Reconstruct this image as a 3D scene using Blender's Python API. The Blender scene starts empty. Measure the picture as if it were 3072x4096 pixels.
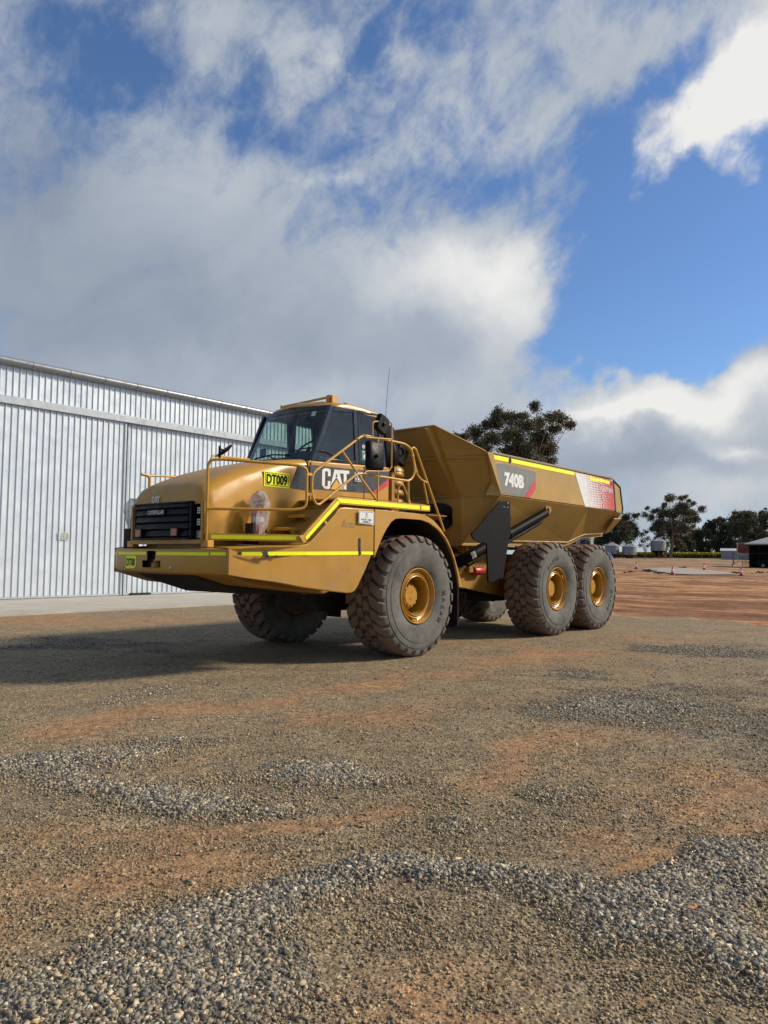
import bpy, bmesh, math, random
import numpy as np
from mathutils import Vector, Matrix
random.seed(7)
RNG = np.random.default_rng(11)
SC = bpy.context.scene
COL = SC.collection
rad = math.radians
PI = math.pi

# ---------------------------------------------------------------- camera
CAM = (-9.25289691, -8.7497014, 1.50098851, 0.698971160, 0.0611176467, 0.0115245306, 3005.1421)
def cam_axes():
    yaw, pitch, roll = CAM[3:6]
    f = np.array([math.cos(pitch)*math.cos(yaw), math.cos(pitch)*math.sin(yaw), math.sin(pitch)])
    r = np.array([math.sin(yaw), -math.cos(yaw), 0.0])
    u = np.cross(r, f)
    return r*math.cos(roll)+u*math.sin(roll), -r*math.sin(roll)+u*math.cos(roll), f
CR, CU, CF = cam_axes()
CO = np.array(CAM[:3])
cam = bpy.data.cameras.new('camera'); camo = bpy.data.objects.new('camera', cam); COL.objects.link(camo)
cam.sensor_fit = 'VERTICAL'; cam.sensor_height = 24.0; cam.lens = 24.0*CAM[6]/4096
cam.clip_start = 0.05; cam.clip_end = 20000
M = Matrix.Identity(4)
for i in range(3):
    M[i][0] = CR[i]; M[i][1] = CU[i]; M[i][2] = -CF[i]; M[i][3] = CO[i]
camo.matrix_world = M
SC.camera = camo
def ray(px, py):
    return CF+(px-1536)/CAM[6]*CR-(py-2048)/CAM[6]*CU
def hit(px, py, ax, val):
    d = ray(px, py); t = (val-CO[ax])/d[ax]; q = CO+t*d
    return tuple(float(a) for a in q)
def SX(px, py, y=-1.6):              # point of the photographed feature on a plane y = const
    q = hit(px, py, 1, y); return (q[0], q[2])
def FX(px, py, x):
    q = hit(px, py, 0, x); return (q[1], q[2])

# ---------------------------------------------------------------- terrain
def sstep(a, b, x):
    t = np.clip((x-a)/(b-a), 0, 1); return t*t*(3-2*t)
def terrain(x, y):
    dx = np.asarray(x, float)-CO[0]; dy = np.asarray(y, float)-CO[1]
    D = np.hypot(dx, dy)
    L = dx*math.sin(CAM[3])-dy*math.cos(CAM[3])
    T = np.interp(D, [0, 40, 52, 64, 70, 76, 95, 140, 200, 400, 4000], [0, 0, .1, .38, .52, .72, 1.08, 1.93, 2.5, 3.0, 6.0])
    lat = .021*np.clip(L-30, 0, 25)*sstep(45, 80, D)*(1-sstep(110, 140, D))
    return T-lat
def ground_at(px, D):                # a spot on the terrain at distance D in a viewing direction
    d = ray(px, 2240); n = math.hypot(d[0], d[1])
    x = CO[0]+d[0]/n*D; y = CO[1]+d[1]/n*D
    return (x, y, float(terrain(x, y)))

# ---------------------------------------------------------------- builders
class B:
    def __init__(s):
        s.v = []; s.f = []; s.m = []
    def add(s, vs, fs, mi=0):
        o = len(s.v); s.v.extend([tuple(map(float, a)) for a in vs])
        for f in fs:
            s.f.append(tuple(i+o for i in f)); s.m.append(mi)
        return s
    def box(s, c, d, R=None, mi=0):
        vs = []
        for sx, sy, sz in ((-1,-1,-1),(1,-1,-1),(1,1,-1),(-1,1,-1),(-1,-1,1),(1,-1,1),(1,1,1),(-1,1,1)):
            p = Vector((sx*d[0]/2, sy*d[1]/2, sz*d[2]/2))
            if R is not None: p = R @ p
            vs.append((p[0]+c[0], p[1]+c[1], p[2]+c[2]))
        return s.add(vs, [(0,3,2,1),(4,5,6,7),(0,1,5,4),(1,2,6,5),(2,3,7,6),(3,0,4,7)], mi)
    def bb(s, x0, x1, y0, y1, z0, z1, mi=0):
        return s.box(((x0+x1)/2, (y0+y1)/2, (z0+z1)/2), (x1-x0, y1-y0, z1-z0), None, mi)
    def tube(s, pts, r, n=8, closed=False, mi=0, cap=True):
        P = [Vector(p) for p in pts]; N = len(P)
        rr = r if isinstance(r, (list, tuple)) else [r]*N
        rings = []; prev = None
        for i in range(N):
            if closed: t = (P[(i+1) % N]-P[i-1])
            elif i == 0: t = P[1]-P[0]
            elif i == N-1: t = P[-1]-P[-2]
            else: t = (P[i+1]-P[i]).normalized()+(P[i]-P[i-1]).normalized()
            if t.length < 1e-9: t = Vector((0, 0, 1))
            t.normalize()
            if prev is None:
                a = Vector((0, 0, 1)) if abs(t.z) < .9 else Vector((1, 0, 0))
                u = t.cross(a).normalized()
            else:
                u = prev-t*prev.dot(t)
                u = u.normalized() if u.length > 1e-6 else t.orthogonal().normalized()
            prev = u; w = t.cross(u)
            rings.append([tuple(P[i]+(u*math.cos(2*PI*k/n)+w*math.sin(2*PI*k/n))*rr[i]) for k in range(n)])
        vs = [q for g in rings for q in g]; fs = []
        for i in range(N if closed else N-1):
            a = i*n; b = ((i+1) % N)*n
            for k in range(n):
                k2 = (k+1) % n; fs.append((a+k, a+k2, b+k2, b+k))
        if cap and not closed:
            fs.append(tuple(range(n-1, -1, -1))); fs.append(tuple((N-1)*n+k for k in range(n)))
        return s.add(vs, fs, mi)
    def lathe(s, prof, c, axis='z', n=32, mi=0, mis=None, closed=False):
        # prof: (radius, along)
        vs = []
        for r, a in prof:
            for k in range(n):
                t = 2*PI*k/n; x = r*math.cos(t); y = r*math.sin(t)
                if axis == 'z': p = (c[0]+x, c[1]+y, c[2]+a)
                elif axis == 'y': p = (c[0]+x, c[1]+a, c[2]+y)
                else: p = (c[0]+a, c[1]+x, c[2]+y)
                vs.append(p)
        m = len(prof)
        for i in range(m if closed else m-1):
            a = i*n; b = ((i+1) % m)*n; fs = []
            for k in range(n):
                k2 = (k+1) % n
                fs.append((a+k, b+k, b+k2, a+k2) if axis == 'y' else (a+k, a+k2, b+k2, b+k))
            s.add([], [], 0)
            o = len(s.v)
            for f in fs:
                s.f.append(tuple(q+o for q in f)); s.m.append(mis[i] if mis else mi)
        s.v.extend(vs)
        return s
    def prism(s, poly, y0, y1, mi=0, yf=None):
        # poly in (x,z), extruded along y; yf(x,z) adds an offset to y
        n = len(poly)
        if yf is None: yf = lambda x, z: 0
        vs = [(x, y0+yf(x, z), z) for x, z in poly]+[(x, y1+yf(x, z), z) for x, z in poly]
        ar = sum(poly[i][0]*poly[(i+1) % n][1]-poly[(i+1) % n][0]*poly[i][1] for i in range(n))
        fs = [tuple(range(n)), tuple(range(2*n-1, n-1, -1))]
        for i in range(n):
            j = (i+1) % n; fs.append((i, n+i, n+j, j))
        if (ar < 0) == (y1 > y0): fs = [tuple(reversed(f)) for f in fs]
        return s.add(vs, fs, mi)
    def xprism(s, poly, x0, x1, mi=0):
        # poly in (y,z), extruded along x
        n = len(poly)
        vs = [(x0, y, z) for y, z in poly]+[(x1, y, z) for y, z in poly]
        fs = [tuple(range(n-1, -1, -1)), tuple(range(n, 2*n))]
        for i in range(n):
            j = (i+1) % n; fs.append((i, j, n+j, n+i))
        return s.add(vs, fs, mi)
    def slab(s, pts, t, mi=0, to=None):
        # planar (or nearly planar) polygon pts given thickness t along its normal
        P = [Vector(p) for p in pts]; n = len(P); nr = Vector((0, 0, 0))
        for i in range(n):
            a, b = P[i], P[(i+1) % n]; nr += a.cross(b)
        nr.normalize()
        if to is not None and (-nr*t).dot(Vector(to)) < 0: t = -t
        vs = [tuple(p) for p in P]+[tuple(p-nr*t) for p in P]
        fs = [tuple(range(n)), tuple(range(2*n-1, n-1, -1))]
        for i in range(n):
            j = (i+1) % n; fs.append((i, n+i, n+j, j))
        return s.add(vs, fs, mi)
    def xf(s, Mx, start=0):
        for i in range(start, len(s.v)):
            s.v[i] = tuple(Mx @ Vector(s.v[i]))
        return s
    def build(s, name, mats, parent=None, bevel=0.0, ang=35, seg=2, smooth=True, fixn=False):
        me = bpy.data.meshes.new(name)
        me.from_pydata(s.v, [], s.f)
        for m in (mats if isinstance(mats, (list, tuple)) else [mats]): me.materials.append(m)
        me.polygons.foreach_set('material_index', s.m)
        if fixn:
            bm = bmesh.new(); bm.from_mesh(me); bmesh.ops.recalc_face_normals(bm, faces=bm.faces); bm.to_mesh(me); bm.free()
        if smooth:
            me.polygons.foreach_set('use_smooth', [True]*len(me.polygons))
            me.set_sharp_from_angle(angle=rad(ang))
        me.update()
        o = bpy.data.objects.new(name, me); COL.objects.link(o)
        if parent is not None: setpar(o, parent)
        if bevel > 0:
            b = o.modifiers.new('bevel', 'BEVEL'); b.width = bevel; b.segments = seg; b.limit_method = 'ANGLE'; b.angle_limit = rad(30)
            b.harden_normals = False
        return o
def setpar(o, parent):
    o.parent = parent
    if parent.type == 'EMPTY': o.matrix_parent_inverse = Matrix.Translation(-parent.location)
def empty(name, loc):
    o = bpy.data.objects.new(name, None); COL.objects.link(o); o.location = loc; o.empty_display_size = .2; return o
def tag(o, label=None, cat=None, group=None, kind=None):
    if label: o['label'] = label
    if cat: o['category'] = cat
    if group: o['group'] = group
    if kind: o['kind'] = kind
    return o
def bend(pts, r, seg=5, closed=False):
    # rounds the corners of a polyline
    P = [Vector(p) for p in pts]; N = len(P); out = []
    for i in range(N):
        if not closed and i in (0, N-1): out.append(tuple(P[i])); continue
        a, b, c = P[i-1], P[i], P[(i+1) % N]
        d1 = (a-b); d2 = (c-b); l = min(r, d1.length*.48, d2.length*.48)
        p1 = b+d1.normalized()*l; p2 = b+d2.normalized()*l
        for k in range(seg+1):
            t = k/seg; out.append(tuple(p1*(1-t)**2+b*2*t*(1-t)+p2*t*t))
    return out
def text(s, name, mat, o, ex, ey, w, h, th=.002, parent=None, bold=0.0, add=None):
    # lettering fitted into a w x h box whose lower left corner is o; ex right, ey up
    cu = bpy.data.curves.new('t', 'FONT'); cu.body = s; cu.size = 1; cu.extrude = 0.0; cu.offset = bold; cu.resolution_u = 3
    cu.align_x = 'CENTER'; cu.space_line = .9
    to = bpy.data.objects.new('t', cu); COL.objects.link(to)
    dg = bpy.context.evaluated_depsgraph_get(); dg.update()
    me = bpy.data.meshes.new_from_object(to.evaluated_get(dg))
    bpy.data.objects.remove(to)
    n = len(me.vertices); co = np.empty(n*3); me.vertices.foreach_get('co', co); co = co.reshape(-1, 3)
    mn = co.min(0); mx = co.max(0)
    u = (co[:, 0]-mn[0])/(mx[0]-mn[0])*w; v = (co[:, 1]-mn[1])/(mx[1]-mn[1])*h
    ex = np.array(ex, float); ey = np.array(ey, float); ex /= np.linalg.norm(ex); ey /= np.linalg.norm(ey); nz = np.cross(ex, ey)
    P = np.array(o, float)+u[:, None]*ex+v[:, None]*ey
    fs = [tuple(p.vertices) for p in me.polygons]
    bpy.data.meshes.remove(me)
    b = add if add is not None else B()
    b.add((P+nz*th).tolist(), fs)
    if add is not None: return b
    return b.build(name, mat, parent, smooth=False)

# ---------------------------------------------------------------- materials
MATS = {}
def nodes(name):
    m = bpy.data.materials.new(name); m.use_nodes = True; nt = m.node_tree
    return m, nt, nt.nodes['Principled BSDF']
def L(nt, a, b): nt.links.new(a, b)
def N(nt, t, **k):
    n = nt.nodes.new(t)
    for a, v in k.items():
        if a.startswith('i_'): n.inputs[a[2:].replace('_', ' ')].default_value = v
        else: setattr(n, a, v)
    return n
def coord(nt, scale=(1, 1, 1)):
    tc = N(nt, 'ShaderNodeTexCoord'); mp = N(nt, 'ShaderNodeMapping'); mp.inputs['Scale'].default_value = scale
    L(nt, tc.outputs['Object'], mp.inputs[0]); return mp.outputs[0]
def noise(nt, vec, scale, detail=4, rough=.55, dist=0.0):
    n = N(nt, 'ShaderNodeTexNoise'); n.inputs['Scale'].default_value = scale; n.inputs['Detail'].default_value = detail
    n.inputs['Roughness'].default_value = rough; n.inputs['Distortion'].default_value = dist
    if vec is not None: L(nt, vec, n.inputs['Vector'])
    return n.outputs['Fac']
def ramp(nt, fac, stops):
    r = N(nt, 'ShaderNodeValToRGB'); e = r.color_ramp.elements
    while len(e) < len(stops): e.new(.5)
    for k, (p, c) in enumerate(stops):
        e[k].position = p; e[k].color = (*c, 1) if len(c) == 3 else c
    L(nt, fac, r.inputs[0]); return r.outputs[0]
def rng(nt, fac, a, b, c=0.0, d=1.0):
    r = N(nt, 'ShaderNodeMapRange'); r.clamp = True
    for k, v in zip(('From Min', 'From Max', 'To Min', 'To Max'), (a, b, c, d)): r.inputs[k].default_value = v
    L(nt, fac, r.inputs['Value']); return r.outputs[0]
def mixc(nt, fac, a, b, mode='MIX'):
    m = N(nt, 'ShaderNodeMix'); m.data_type = 'RGBA'; m.blend_type = mode
    for sock, v in ((m.inputs[0], fac), (m.inputs[6], a), (m.inputs[7], b)):
        if isinstance(v, (int, float)): sock.default_value = v
        elif isinstance(v, tuple): sock.default_value = (*v, 1) if len(v) == 3 else v
        else: L(nt, v, sock)
    return m.outputs[2]
def mth(nt, op, a, b=None, c=None):
    m = N(nt, 'ShaderNodeMath'); m.operation = op
    for k, v in enumerate((a, b, c)):
        if v is None: continue
        if isinstance(v, (int, float)): m.inputs[k].default_value = v
        else: L(nt, v, m.inputs[k])
    return m.outputs[0]
def bump(nt, bs, h, strength=.3, dist=.01):
    b = N(nt, 'ShaderNodeBump'); b.inputs['Strength'].default_value = strength; b.inputs['Distance'].default_value = dist
    L(nt, h, b.inputs['Height']); L(nt, b.outputs[0], bs.inputs['Normal'])
def mat(name, col, rough=.5, metal=0.0, var=.12, dust=0.0, dustcol=(.33, .25, .17), vs=3.0, bumpd=0.0, coat=0.0, chips=0.0, chipcol=(.05, .03, .02), streak=0.0, spec=.5, mud=0.0, mz=(1.0, 1.7)):
    if name in MATS: return MATS[name]
    m, nt, bs = nodes(name)
    v = coord(nt)
    n1 = noise(nt, v, vs, 5, .6)
    dark = tuple(c*(1-var*1.6) for c in col); lite = tuple(min(1, c*(1+var)) for c in col)
    c = ramp(nt, n1, [(.3, dark), (.7, lite)])
    if dust > 0:
        n2 = noise(nt, v, vs*.9+1.3, 6, .65, .4)
        f = rng(nt, n2, .62-dust*.45, .95-dust*.3, 0, min(1, dust*1.3))
        c = mixc(nt, f, c, dustcol)
    if streak > 0:
        v2 = coord(nt, (14, 14, .9)); n3 = noise(nt, v2, 1.0, 4, .6)
        c = mixc(nt, rng(nt, n3, .52, .8, 0, streak), c, dustcol)
    if mud > 0:
        sx_ = N(nt, 'ShaderNodeSeparateXYZ'); L(nt, v, sx_.inputs[0]); zg = rng(nt, sx_.outputs[2], mz[0], mz[1], .34, 0)
        nm_ = mth(nt, 'ADD', noise(nt, v, 3.4, 8, .72, .5), zg)
        c = mixc(nt, rng(nt, nm_, .60, .86, 0, mud), c, (.30, .185, .095))
    if chips > 0:
        n4 = noise(nt, v, 11, 6, .7)
        c = mixc(nt, rng(nt, n4, .70-chips*.06, .715-chips*.06, 0, 1), c, chipcol)
    L(nt, c, bs.inputs['Base Color'])
    n5 = noise(nt, v, vs*2.3, 4)
    L(nt, rng(nt, n5, .3, .7, max(.02, rough-.1-.1*rough), min(1, rough+.12)), bs.inputs['Roughness'])
    bs.inputs['Metallic'].default_value = metal
    bs.inputs['Specular IOR Level'].default_value = spec
    if coat: bs.inputs['Coat Weight'].default_value = coat; bs.inputs['Coat Roughness'].default_value = .15
    if bumpd > 0: bump(nt, bs, noise(nt, v, vs*9, 5, .6), .5, bumpd)
    MATS[name] = m
    return m

# ---------------------------------------------------------------- palette
YEL = mat('yellow_paint', (.47, .240, .024), .42, var=.08, dust=.22, dustcol=(.38, .25, .10), vs=1.7, coat=.08, streak=.18, chips=.14, mud=.55)
YELB = mat('body_paint', (.41, .240, .042), .6, var=.12, dust=.5, dustcol=(.33, .24, .11), vs=1.6, streak=.35, chips=.25)
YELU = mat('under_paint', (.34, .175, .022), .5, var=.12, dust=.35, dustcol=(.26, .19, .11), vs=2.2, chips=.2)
RAIL = mat('rail_paint', (.56, .30, .035), .42, var=.12, dust=.2, vs=4, chips=.55, chipcol=(.10, .035, .012))
RIMM = mat('rim_paint', (.44, .225, .022), .3, var=.08, dust=.12, vs=5, coat=.6)
BLK = mat('black_plastic', (.006, .006, .0065), .5, var=.2, dust=.05, dustcol=(.04, .035, .03), vs=5, spec=.15)
BLKG = mat('black_gloss', (.008, .009, .010), .2, var=.1, dust=.03, dustcol=(.08, .075, .07), coat=.5)
RUB = mat('black_rubber', (.010, .010, .011), .75, var=.2, dust=.1, dustcol=(.03, .027, .024), vs=6, spec=.25)
GUARD = mat('guard_black', (.004, .004, .005), .6, var=.1, spec=.12)
GRL = mat('grille_black', (.006, .006, .007), .42, var=.1, spec=.18)
DECG = mat('dark_decal', (.045, .047, .052), .3, var=.1, dust=.25, dustcol=(.13, .12, .11), vs=4, coat=.3)
DECGB = mat('faded_decal', (.17, .18, .165), .5, var=.12, dust=.3, dustcol=(.26, .23, .18), vs=5, streak=.4)
DECR = mat('red_decal', (.58, .045, .05), .4, var=.1, dust=.2, dustcol=(.3, .16, .13), vs=4)
WHT = mat('white_decal', (.72, .73, .72), .45, var=.05, dust=.15, dustcol=(.5, .47, .42), vs=6)
TAPE = mat('reflective_tape', (.90, .95, .008), .4, var=.04, dust=.10, dustcol=(.55, .55, .03), vs=7)
TAPEW = mat('worn_tape', (.90, .95, .008), .4, var=.06, dust=.2, dustcol=(.45, .45, .05), vs=7, chips=1.15, chipcol=(.07, .06, .045))
STEEL = mat('bare_steel', (.45, .45, .44), .35, 1.0, var=.1)
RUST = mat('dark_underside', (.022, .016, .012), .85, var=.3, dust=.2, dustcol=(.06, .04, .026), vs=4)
ORL = mat('orange_lens', (.75, .22, .02), .25, coat=.5)
ORD = mat('amber_lens', (.32, .07, .03), .3, coat=.4)
REDP = mat('red_paint', (.38, .03, .03), .4, var=.15, dust=.15, vs=6)
CHR = mat('chrome', (.75, .75, .74), .12, 1.0)
DASH = mat('dash_grey', (.03, .033, .036), .7)
def glass_mat(name, tint, alpha, rough=.02, dcol=(.22, .22, .2)):
    m, nt, bs = nodes(name)
    out = [n for n in nt.nodes if n.type == 'OUTPUT_MATERIAL'][0]
    nt.nodes.remove(bs)
    tr = N(nt, 'ShaderNodeBsdfTransparent'); tr.inputs[0].default_value = (*tint, 1)
    gl = N(nt, 'ShaderNodeBsdfGlossy'); gl.inputs['Roughness'].default_value = rough; gl.inputs['Color'].default_value = (.95, .97, 1, 1)
    lw = N(nt, 'ShaderNodeLayerWeight'); lw.inputs[0].default_value = .5; frv = mth(nt, 'MULTIPLY_ADD', mth(nt, 'POWER', lw.outputs['Facing'], 4.0), .85, .05)
    ds = N(nt, 'ShaderNodeBsdfDiffuse'); ds.inputs[0].default_value = (*dcol, 1)
    m0 = N(nt, 'ShaderNodeMixShader'); v = coord(nt)
    L(nt, rng(nt, noise(nt, v, 5, 5, .65), .35, .9, alpha*.3, alpha), m0.inputs[0]); L(nt, tr.outputs[0], m0.inputs[1]); L(nt, ds.outputs[0], m0.inputs[2])
    mx = N(nt, 'ShaderNodeMixShader'); L(nt, frv, mx.inputs[0]); L(nt, m0.outputs[0], mx.inputs[1]); L(nt, gl.outputs[0], mx.inputs[2])
    L(nt, mx.outputs[0], out.inputs[0]); return m
GLS = glass_mat('windscreen_glass', (.82, .90, .88), .05)
GLD = glass_mat('side_glass', (.22, .27, .29), .12)
GLC = glass_mat('clear_window', (.62, .74, .70), .04)

# ---------------------------------------------------------------- truck root
TR = empty('dump_truck', (2.2, 0, 0))
tag(TR, 'large yellow three-axle articulated dump truck parked on the gravel', 'dump truck')

def both(fn):
    for s in (1, -1): fn(s)

# ---- hood
HX = [-3.42, -3.40, -3.34, -3.24, -3.05, -2.75, -2.4, -2.0, -1.56]
HZ = [2.30, 2.365, 2.44, 2.505, 2.60, 2.715, 2.82, 2.915, 2.965]
HS = [.20, .20, .21, .22, .22, .20, .17, .13, .09]      # shoulder drop
def hood_w(x): return np.interp(x, [-3.42, -3.34, -1.5], [.79, .825, .775])
b = B(); sec = []
for x, zt, sh in zip(HX, HZ, HS):
    w = float(hood_w(x)); half = [(0, zt), (w*.35, zt-.004), (w*.66, zt-.015), (w*.85, zt-.16*sh), (w*.945, zt-.42*sh), (w*.99, zt-.82*sh), (w+.006, zt-1.4*sh), (w+.012, (zt+2.0)/2-.05), (w+.006, 1.98), (w, 1.66)]
    ring = [(-y, z) for y, z in reversed(half)]+half[1:]
    sec.append([(x, y, z) for y, z in ring])
n = len(sec[0]); fs = []
for i in range(len(sec)-1):
    for k in range(n-1): fs.append((i*n+k, (i+1)*n+k, (i+1)*n+k+1, i*n+k+1))
b.add([q for s_ in sec for q in s_], fs)
# front face down to the grille opening, recesses left for the lamps
def front_strip(z0, z1, x0, x1, w):
    b.add([(x0, -w, z0), (x0, w, z0), (x1, w, z1), (x1, -w, z1)], [(0, 3, 2, 1)])
o0 = len(b.v); w0 = .79
b.add([(-3.42, y, z) for y, z in [(-y, z) for y, z in reversed([(0, HZ[0]), (w0*.35, HZ[0]-.004), (w0*.66, HZ[0]-.015), (w0*.85, HZ[0]-.032), (w0*.945, HZ[0]-.084), (w0*.99, 2.17)])]][0:6]
      + [(-3.42, y, z) for y, z in [(w0*.35, HZ[0]-.004), (w0*.66, HZ[0]-.015), (w0*.85, HZ[0]-.032), (w0*.945, HZ[0]-.084), (w0*.99, 2.17)]], [tuple(range(10, -1, -1))])
b.bb(-3.42, -3.20, -.80, .80, 1.655, 1.71)                # sill below the grille
b.bb(-3.42, -3.34, -.825, -.79, 1.66, 2.2); b.bb(-3.42, -3.34, .79, .825, 1.66, 2.2)
b.bb(-3.20, -1.58, -.77, .77, 1.60, 1.66)
hood = b.build('hood', [YEL], TR, ang=50, fixn=False)
b = B(); b.bb(-3.37, -3.34, -.79, .79, 1.70, 2.2)
b.build('lamp_recess', [GRL], TR)
# grille
b = B()
b.bb(-3.425, -3.41, -.61, .61, 1.72, 2.19)
zs = [1.79, 1.885, 1.98, 2.075, 2.165]
for z in zs:
    for (ya, yb, xo) in ((-.60, .60, 0),):
        vs = []
        for y, x in ((-.655, -3.455), (-.60, -3.492), (0, -3.508), (.60, -3.492), (.655, -3.455)):
            vs += [(x+.022, y, z+.043), (x-.004, y, z-.034), (x+.05, y, z-.040), (x+.05, y, z+.043)]
        f = []
        for i in range(4):
            for k in range(4): f.append((i*4+k, i*4+(k+1) % 4, (i+1)*4+(k+1) % 4, (i+1)*4+k))
        f.append((0, 1, 2, 3)); f.append((19, 18, 17, 16)); b.add(vs, f)
for y in np.linspace(-.5, .5, 9): b.bb(-3.44, -3.425, y-.008, y+.008, 1.73, 2.18)
for z in np.linspace(1.75, 2.16, 12): b.bb(-3.436, -3.425, -.6, .6, z-.004, z+.004)
for z0, z1 in ((2.185, 2.205), (1.712, 1.735)): b.bb(-3.50, -3.43, -.64, .64, z0, z1)
for q_ in (-1, 1): b.bb(-3.475, -3.445, q_*.645-.014, q_*.645+.014, 1.715, 2.195)
gr = b.build('grille', [GRL], TR, bevel=.006, fixn=True)
ya = FX(592, 2055, -3.51)[0]; yb = FX(661, 2055, -3.51)[0]
b = B(); b.bb(-3.522, -3.50, yb-.0, ya+.0, 2.035, 2.115); b.build('badge_plate', [BLK], gr, bevel=.005)
text('CATERPILLAR', 'lettering', WHT, (-3.523, ya-.015, 2.048), (0, -1, 0), (0, 0, 1), ya-yb-.03, .055, .002, gr, bold=.012)
for (x0, x1, yy0, yy1) in ((545, 568, 2119, 2148), (686, 712, 2114, 2143)):
    y1_ = FX(x0, 2130, -3.51)[0]; y0_ = FX(x1, 2130, -3.51)[0]; z1_ = FX(x0, yy0, -3.51)[1]; z0_ = FX(x0, yy1, -3.51)[1]
    b = B(); b.bb(-3.53, -3.46, y0_-.02, y1_+.0, z0_-.012, z1_+.012)
    hl = b.build('marker_housing', [BLK], TR, bevel=.008)
    b = B(); b.bb(-3.537, -3.528, y0_-.0, y1_-.015, z0_, z1_); b.build('marker_lens', [ORD], hl, bevel=.004)
for s in (-1, 1):
    for z in (2.085, 1.935):
        b = B(); b.bb(-3.405, -3.37, s*.73-.045, s*.73+.045, z-.045, z+.045); wl = b.build('work_light', [BLK], TR, bevel=.012)
        b = B()
        for i in range(2):
            for k in range(3): b.lathe([(0, -.006), (.012, -.004), (.014, .004)], (-3.408, s*.73-.02+i*.04, z-.03+k*.03), 'x', 10)
        b.build('led_array', [mat('led_lens', (.75, .78, .8), .15, 0, coat=.6)], wl, fixn=True)
    b = B(); b.bb(-3.405, -3.37, s*.73-.055, s*.73+.055, 1.725, 1.83)
    b.build('headlamp', [mat('headlamp_lens', (.35, .35, .33), .15, .3, coat=.8)], TR, bevel=.012)

# ---- CAT style lettering drawn from polygons (unit box 0..1)
CATC = [(.06, .08), (.10, .01), (.24, .0), (.30, .05), (.305, .40), (.205, .40), (.205, .17), (.19, .14), (.125, .14), (.105, .17), (.105, .83), (.125, .86), (.19, .86), (.205, .83), (.205, .63), (.305, .63), (.305, .93), (.24, 1.0), (.09, 1.0), (.01, .93), (.0, .80), (.0, .16)]
CATA = [(.45, .97), (.60, .97), (.735, .10), (.665, .30), (.5254, .615), (.37, .30), (.33, .20), (.325, .22)]
CATT = [(.62, .97), (1.0, .97), (1.0, .80), (.90, .80), (.90, .0), (.79, .05), (.79, .80), (.645, .80)]
CATY = [(.32, .02), (.50, .48), (.545, .48), (.80, .02)]
def cat_logo(name, o, ex, ey, w, h, parent, th=.003):
    ex = Vector(ex).normalized(); ey = Vector(ey).normalized(); nz = ex.cross(ey)
    def P(q): return [tuple(Vector(o)+ex*(a*w)+ey*(c*h)+nz*th) for a, c in q]
    b = B()
    b.add(P(CATC), [tuple(range(len(CATC)))]); b.add(P(CATT), [tuple(range(len(CATT)))])
    A1 = [(.44, .97), (.61, .97), (.775, .10), (.74, .12), (.545, .56), (.5, .56), (.31, .16)]
    b.add(P(A1), [tuple(range(7))])
    b.build(name, [WHT], parent, smooth=False)
    b = B(); b.add(P([(.31, .0), (.505, .47), (.54, .47), (.80, .0)]), [(0, 3, 2, 1)])
    hole = [(.485, .60), (.525, .80), (.565, .60)]
    b.build('logo_triangle', [mat('decal_yellow', (.62, .36, .08), .4)], parent, smooth=False)
    b = B(); b.add([tuple(Vector(q)+nz*.001) for q in P(hole)], [(0, 2, 1)])
    b.build('logo_counter', [DECG if w > .3 else YEL], parent, smooth=False)
ly = FX(610, 2000, -3.425)[0]; ry = FX(641, 2000, -3.425)[0]
cat_logo('lettering', (-3.436, ly, 2.205), (0, -1, 0), (0.04, 0, 1), ly-ry, .10, hood)

# hood side decals and number plate, both sides
HY = lambda x: float(hood_w(x))+.022
def plate(parent, s, x0, x1, z0, z1, yy):
    e = 1 if s > 0 else -1
    yfn = lambda x, z: -s*(float(hood_w(x))+.0125-.822)
    b = B(); b.prism([(x0, z0), (x1, z0-.0), (x1, z1), (x0, z1)], -s*(yy-.006), -s*(yy+.004), yf=yfn)
    pl = b.build('number_plate', [TAPE], parent, fixn=True)
    b = B(); t = .008; m_ = .018
    X0, X1, Z0, Z1 = x0+m_, x1-m_, z0+m_, z1-m_
    for a in ((X0, X1, Z0, Z0+t), (X0, X1, Z1-t, Z1), (X0, X0+t, Z0, Z1), (X1-t, X1, Z0, Z1)):
        b.prism([(a[0], a[2]), (a[1], a[2]), (a[1], a[3]), (a[0], a[3])], -s*(yy+.0045), -s*(yy+.006), yf=yfn)
    b.build('plate_border', [BLK], pl, smooth=False, fixn=True)
    return pl
def side_text(s_, str_, mt, x0, x1, z0, z1, yy, par, bold=.02, th=.002):
    if s_ > 0: text(str_, 'lettering', mt, (x0, -yy, z0), (1, 0, 0), (0, 0, 1), x1-x0, z1-z0, th, par, bold)
    else: text(str_, 'lettering', mt, (x1, yy, z0), (-1, 0, 0), (0, 0, 1), x1-x0, z1-z0, th, par, bold)
for s in (1, -1):
    pl = B().prism([(-2.40, 2.475), (-1.915, 2.475), (-1.915, 2.69), (-2.40, 2.69)], -s*.822, -s*.826)
    pl = plate(TR, s, -2.40, -1.915, 2.478, 2.69, .822)
    ya_ = float(hood_w(-2.355))+.0205; yb_ = float(hood_w(-1.96))+.0205
    text('DT009', 'lettering', BLK, ((-2.355 if s > 0 else -1.96), -s*(ya_ if s > 0 else yb_), 2.512), (s, (ya_-yb_)/.395, 0), (0, 0, 1), .395, .143, .002, pl, .03)
    b = B(); b.prism([(-1.90, 2.49), (-1.575, 2.485), (-1.575, 2.85), (-1.68, 2.85), (-1.735, 2.83)], -s*.79, -s*.803)
    b.build('hood_decal', [DECG], TR, fixn=True)
    # vent slot rows on hood side low
    b = B()
    for k in range(5): b.bb(-2.95+k*.05, -2.925+k*.05, -s*.84-.004, -s*.84+.004, 2.30, 2.32)

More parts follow.
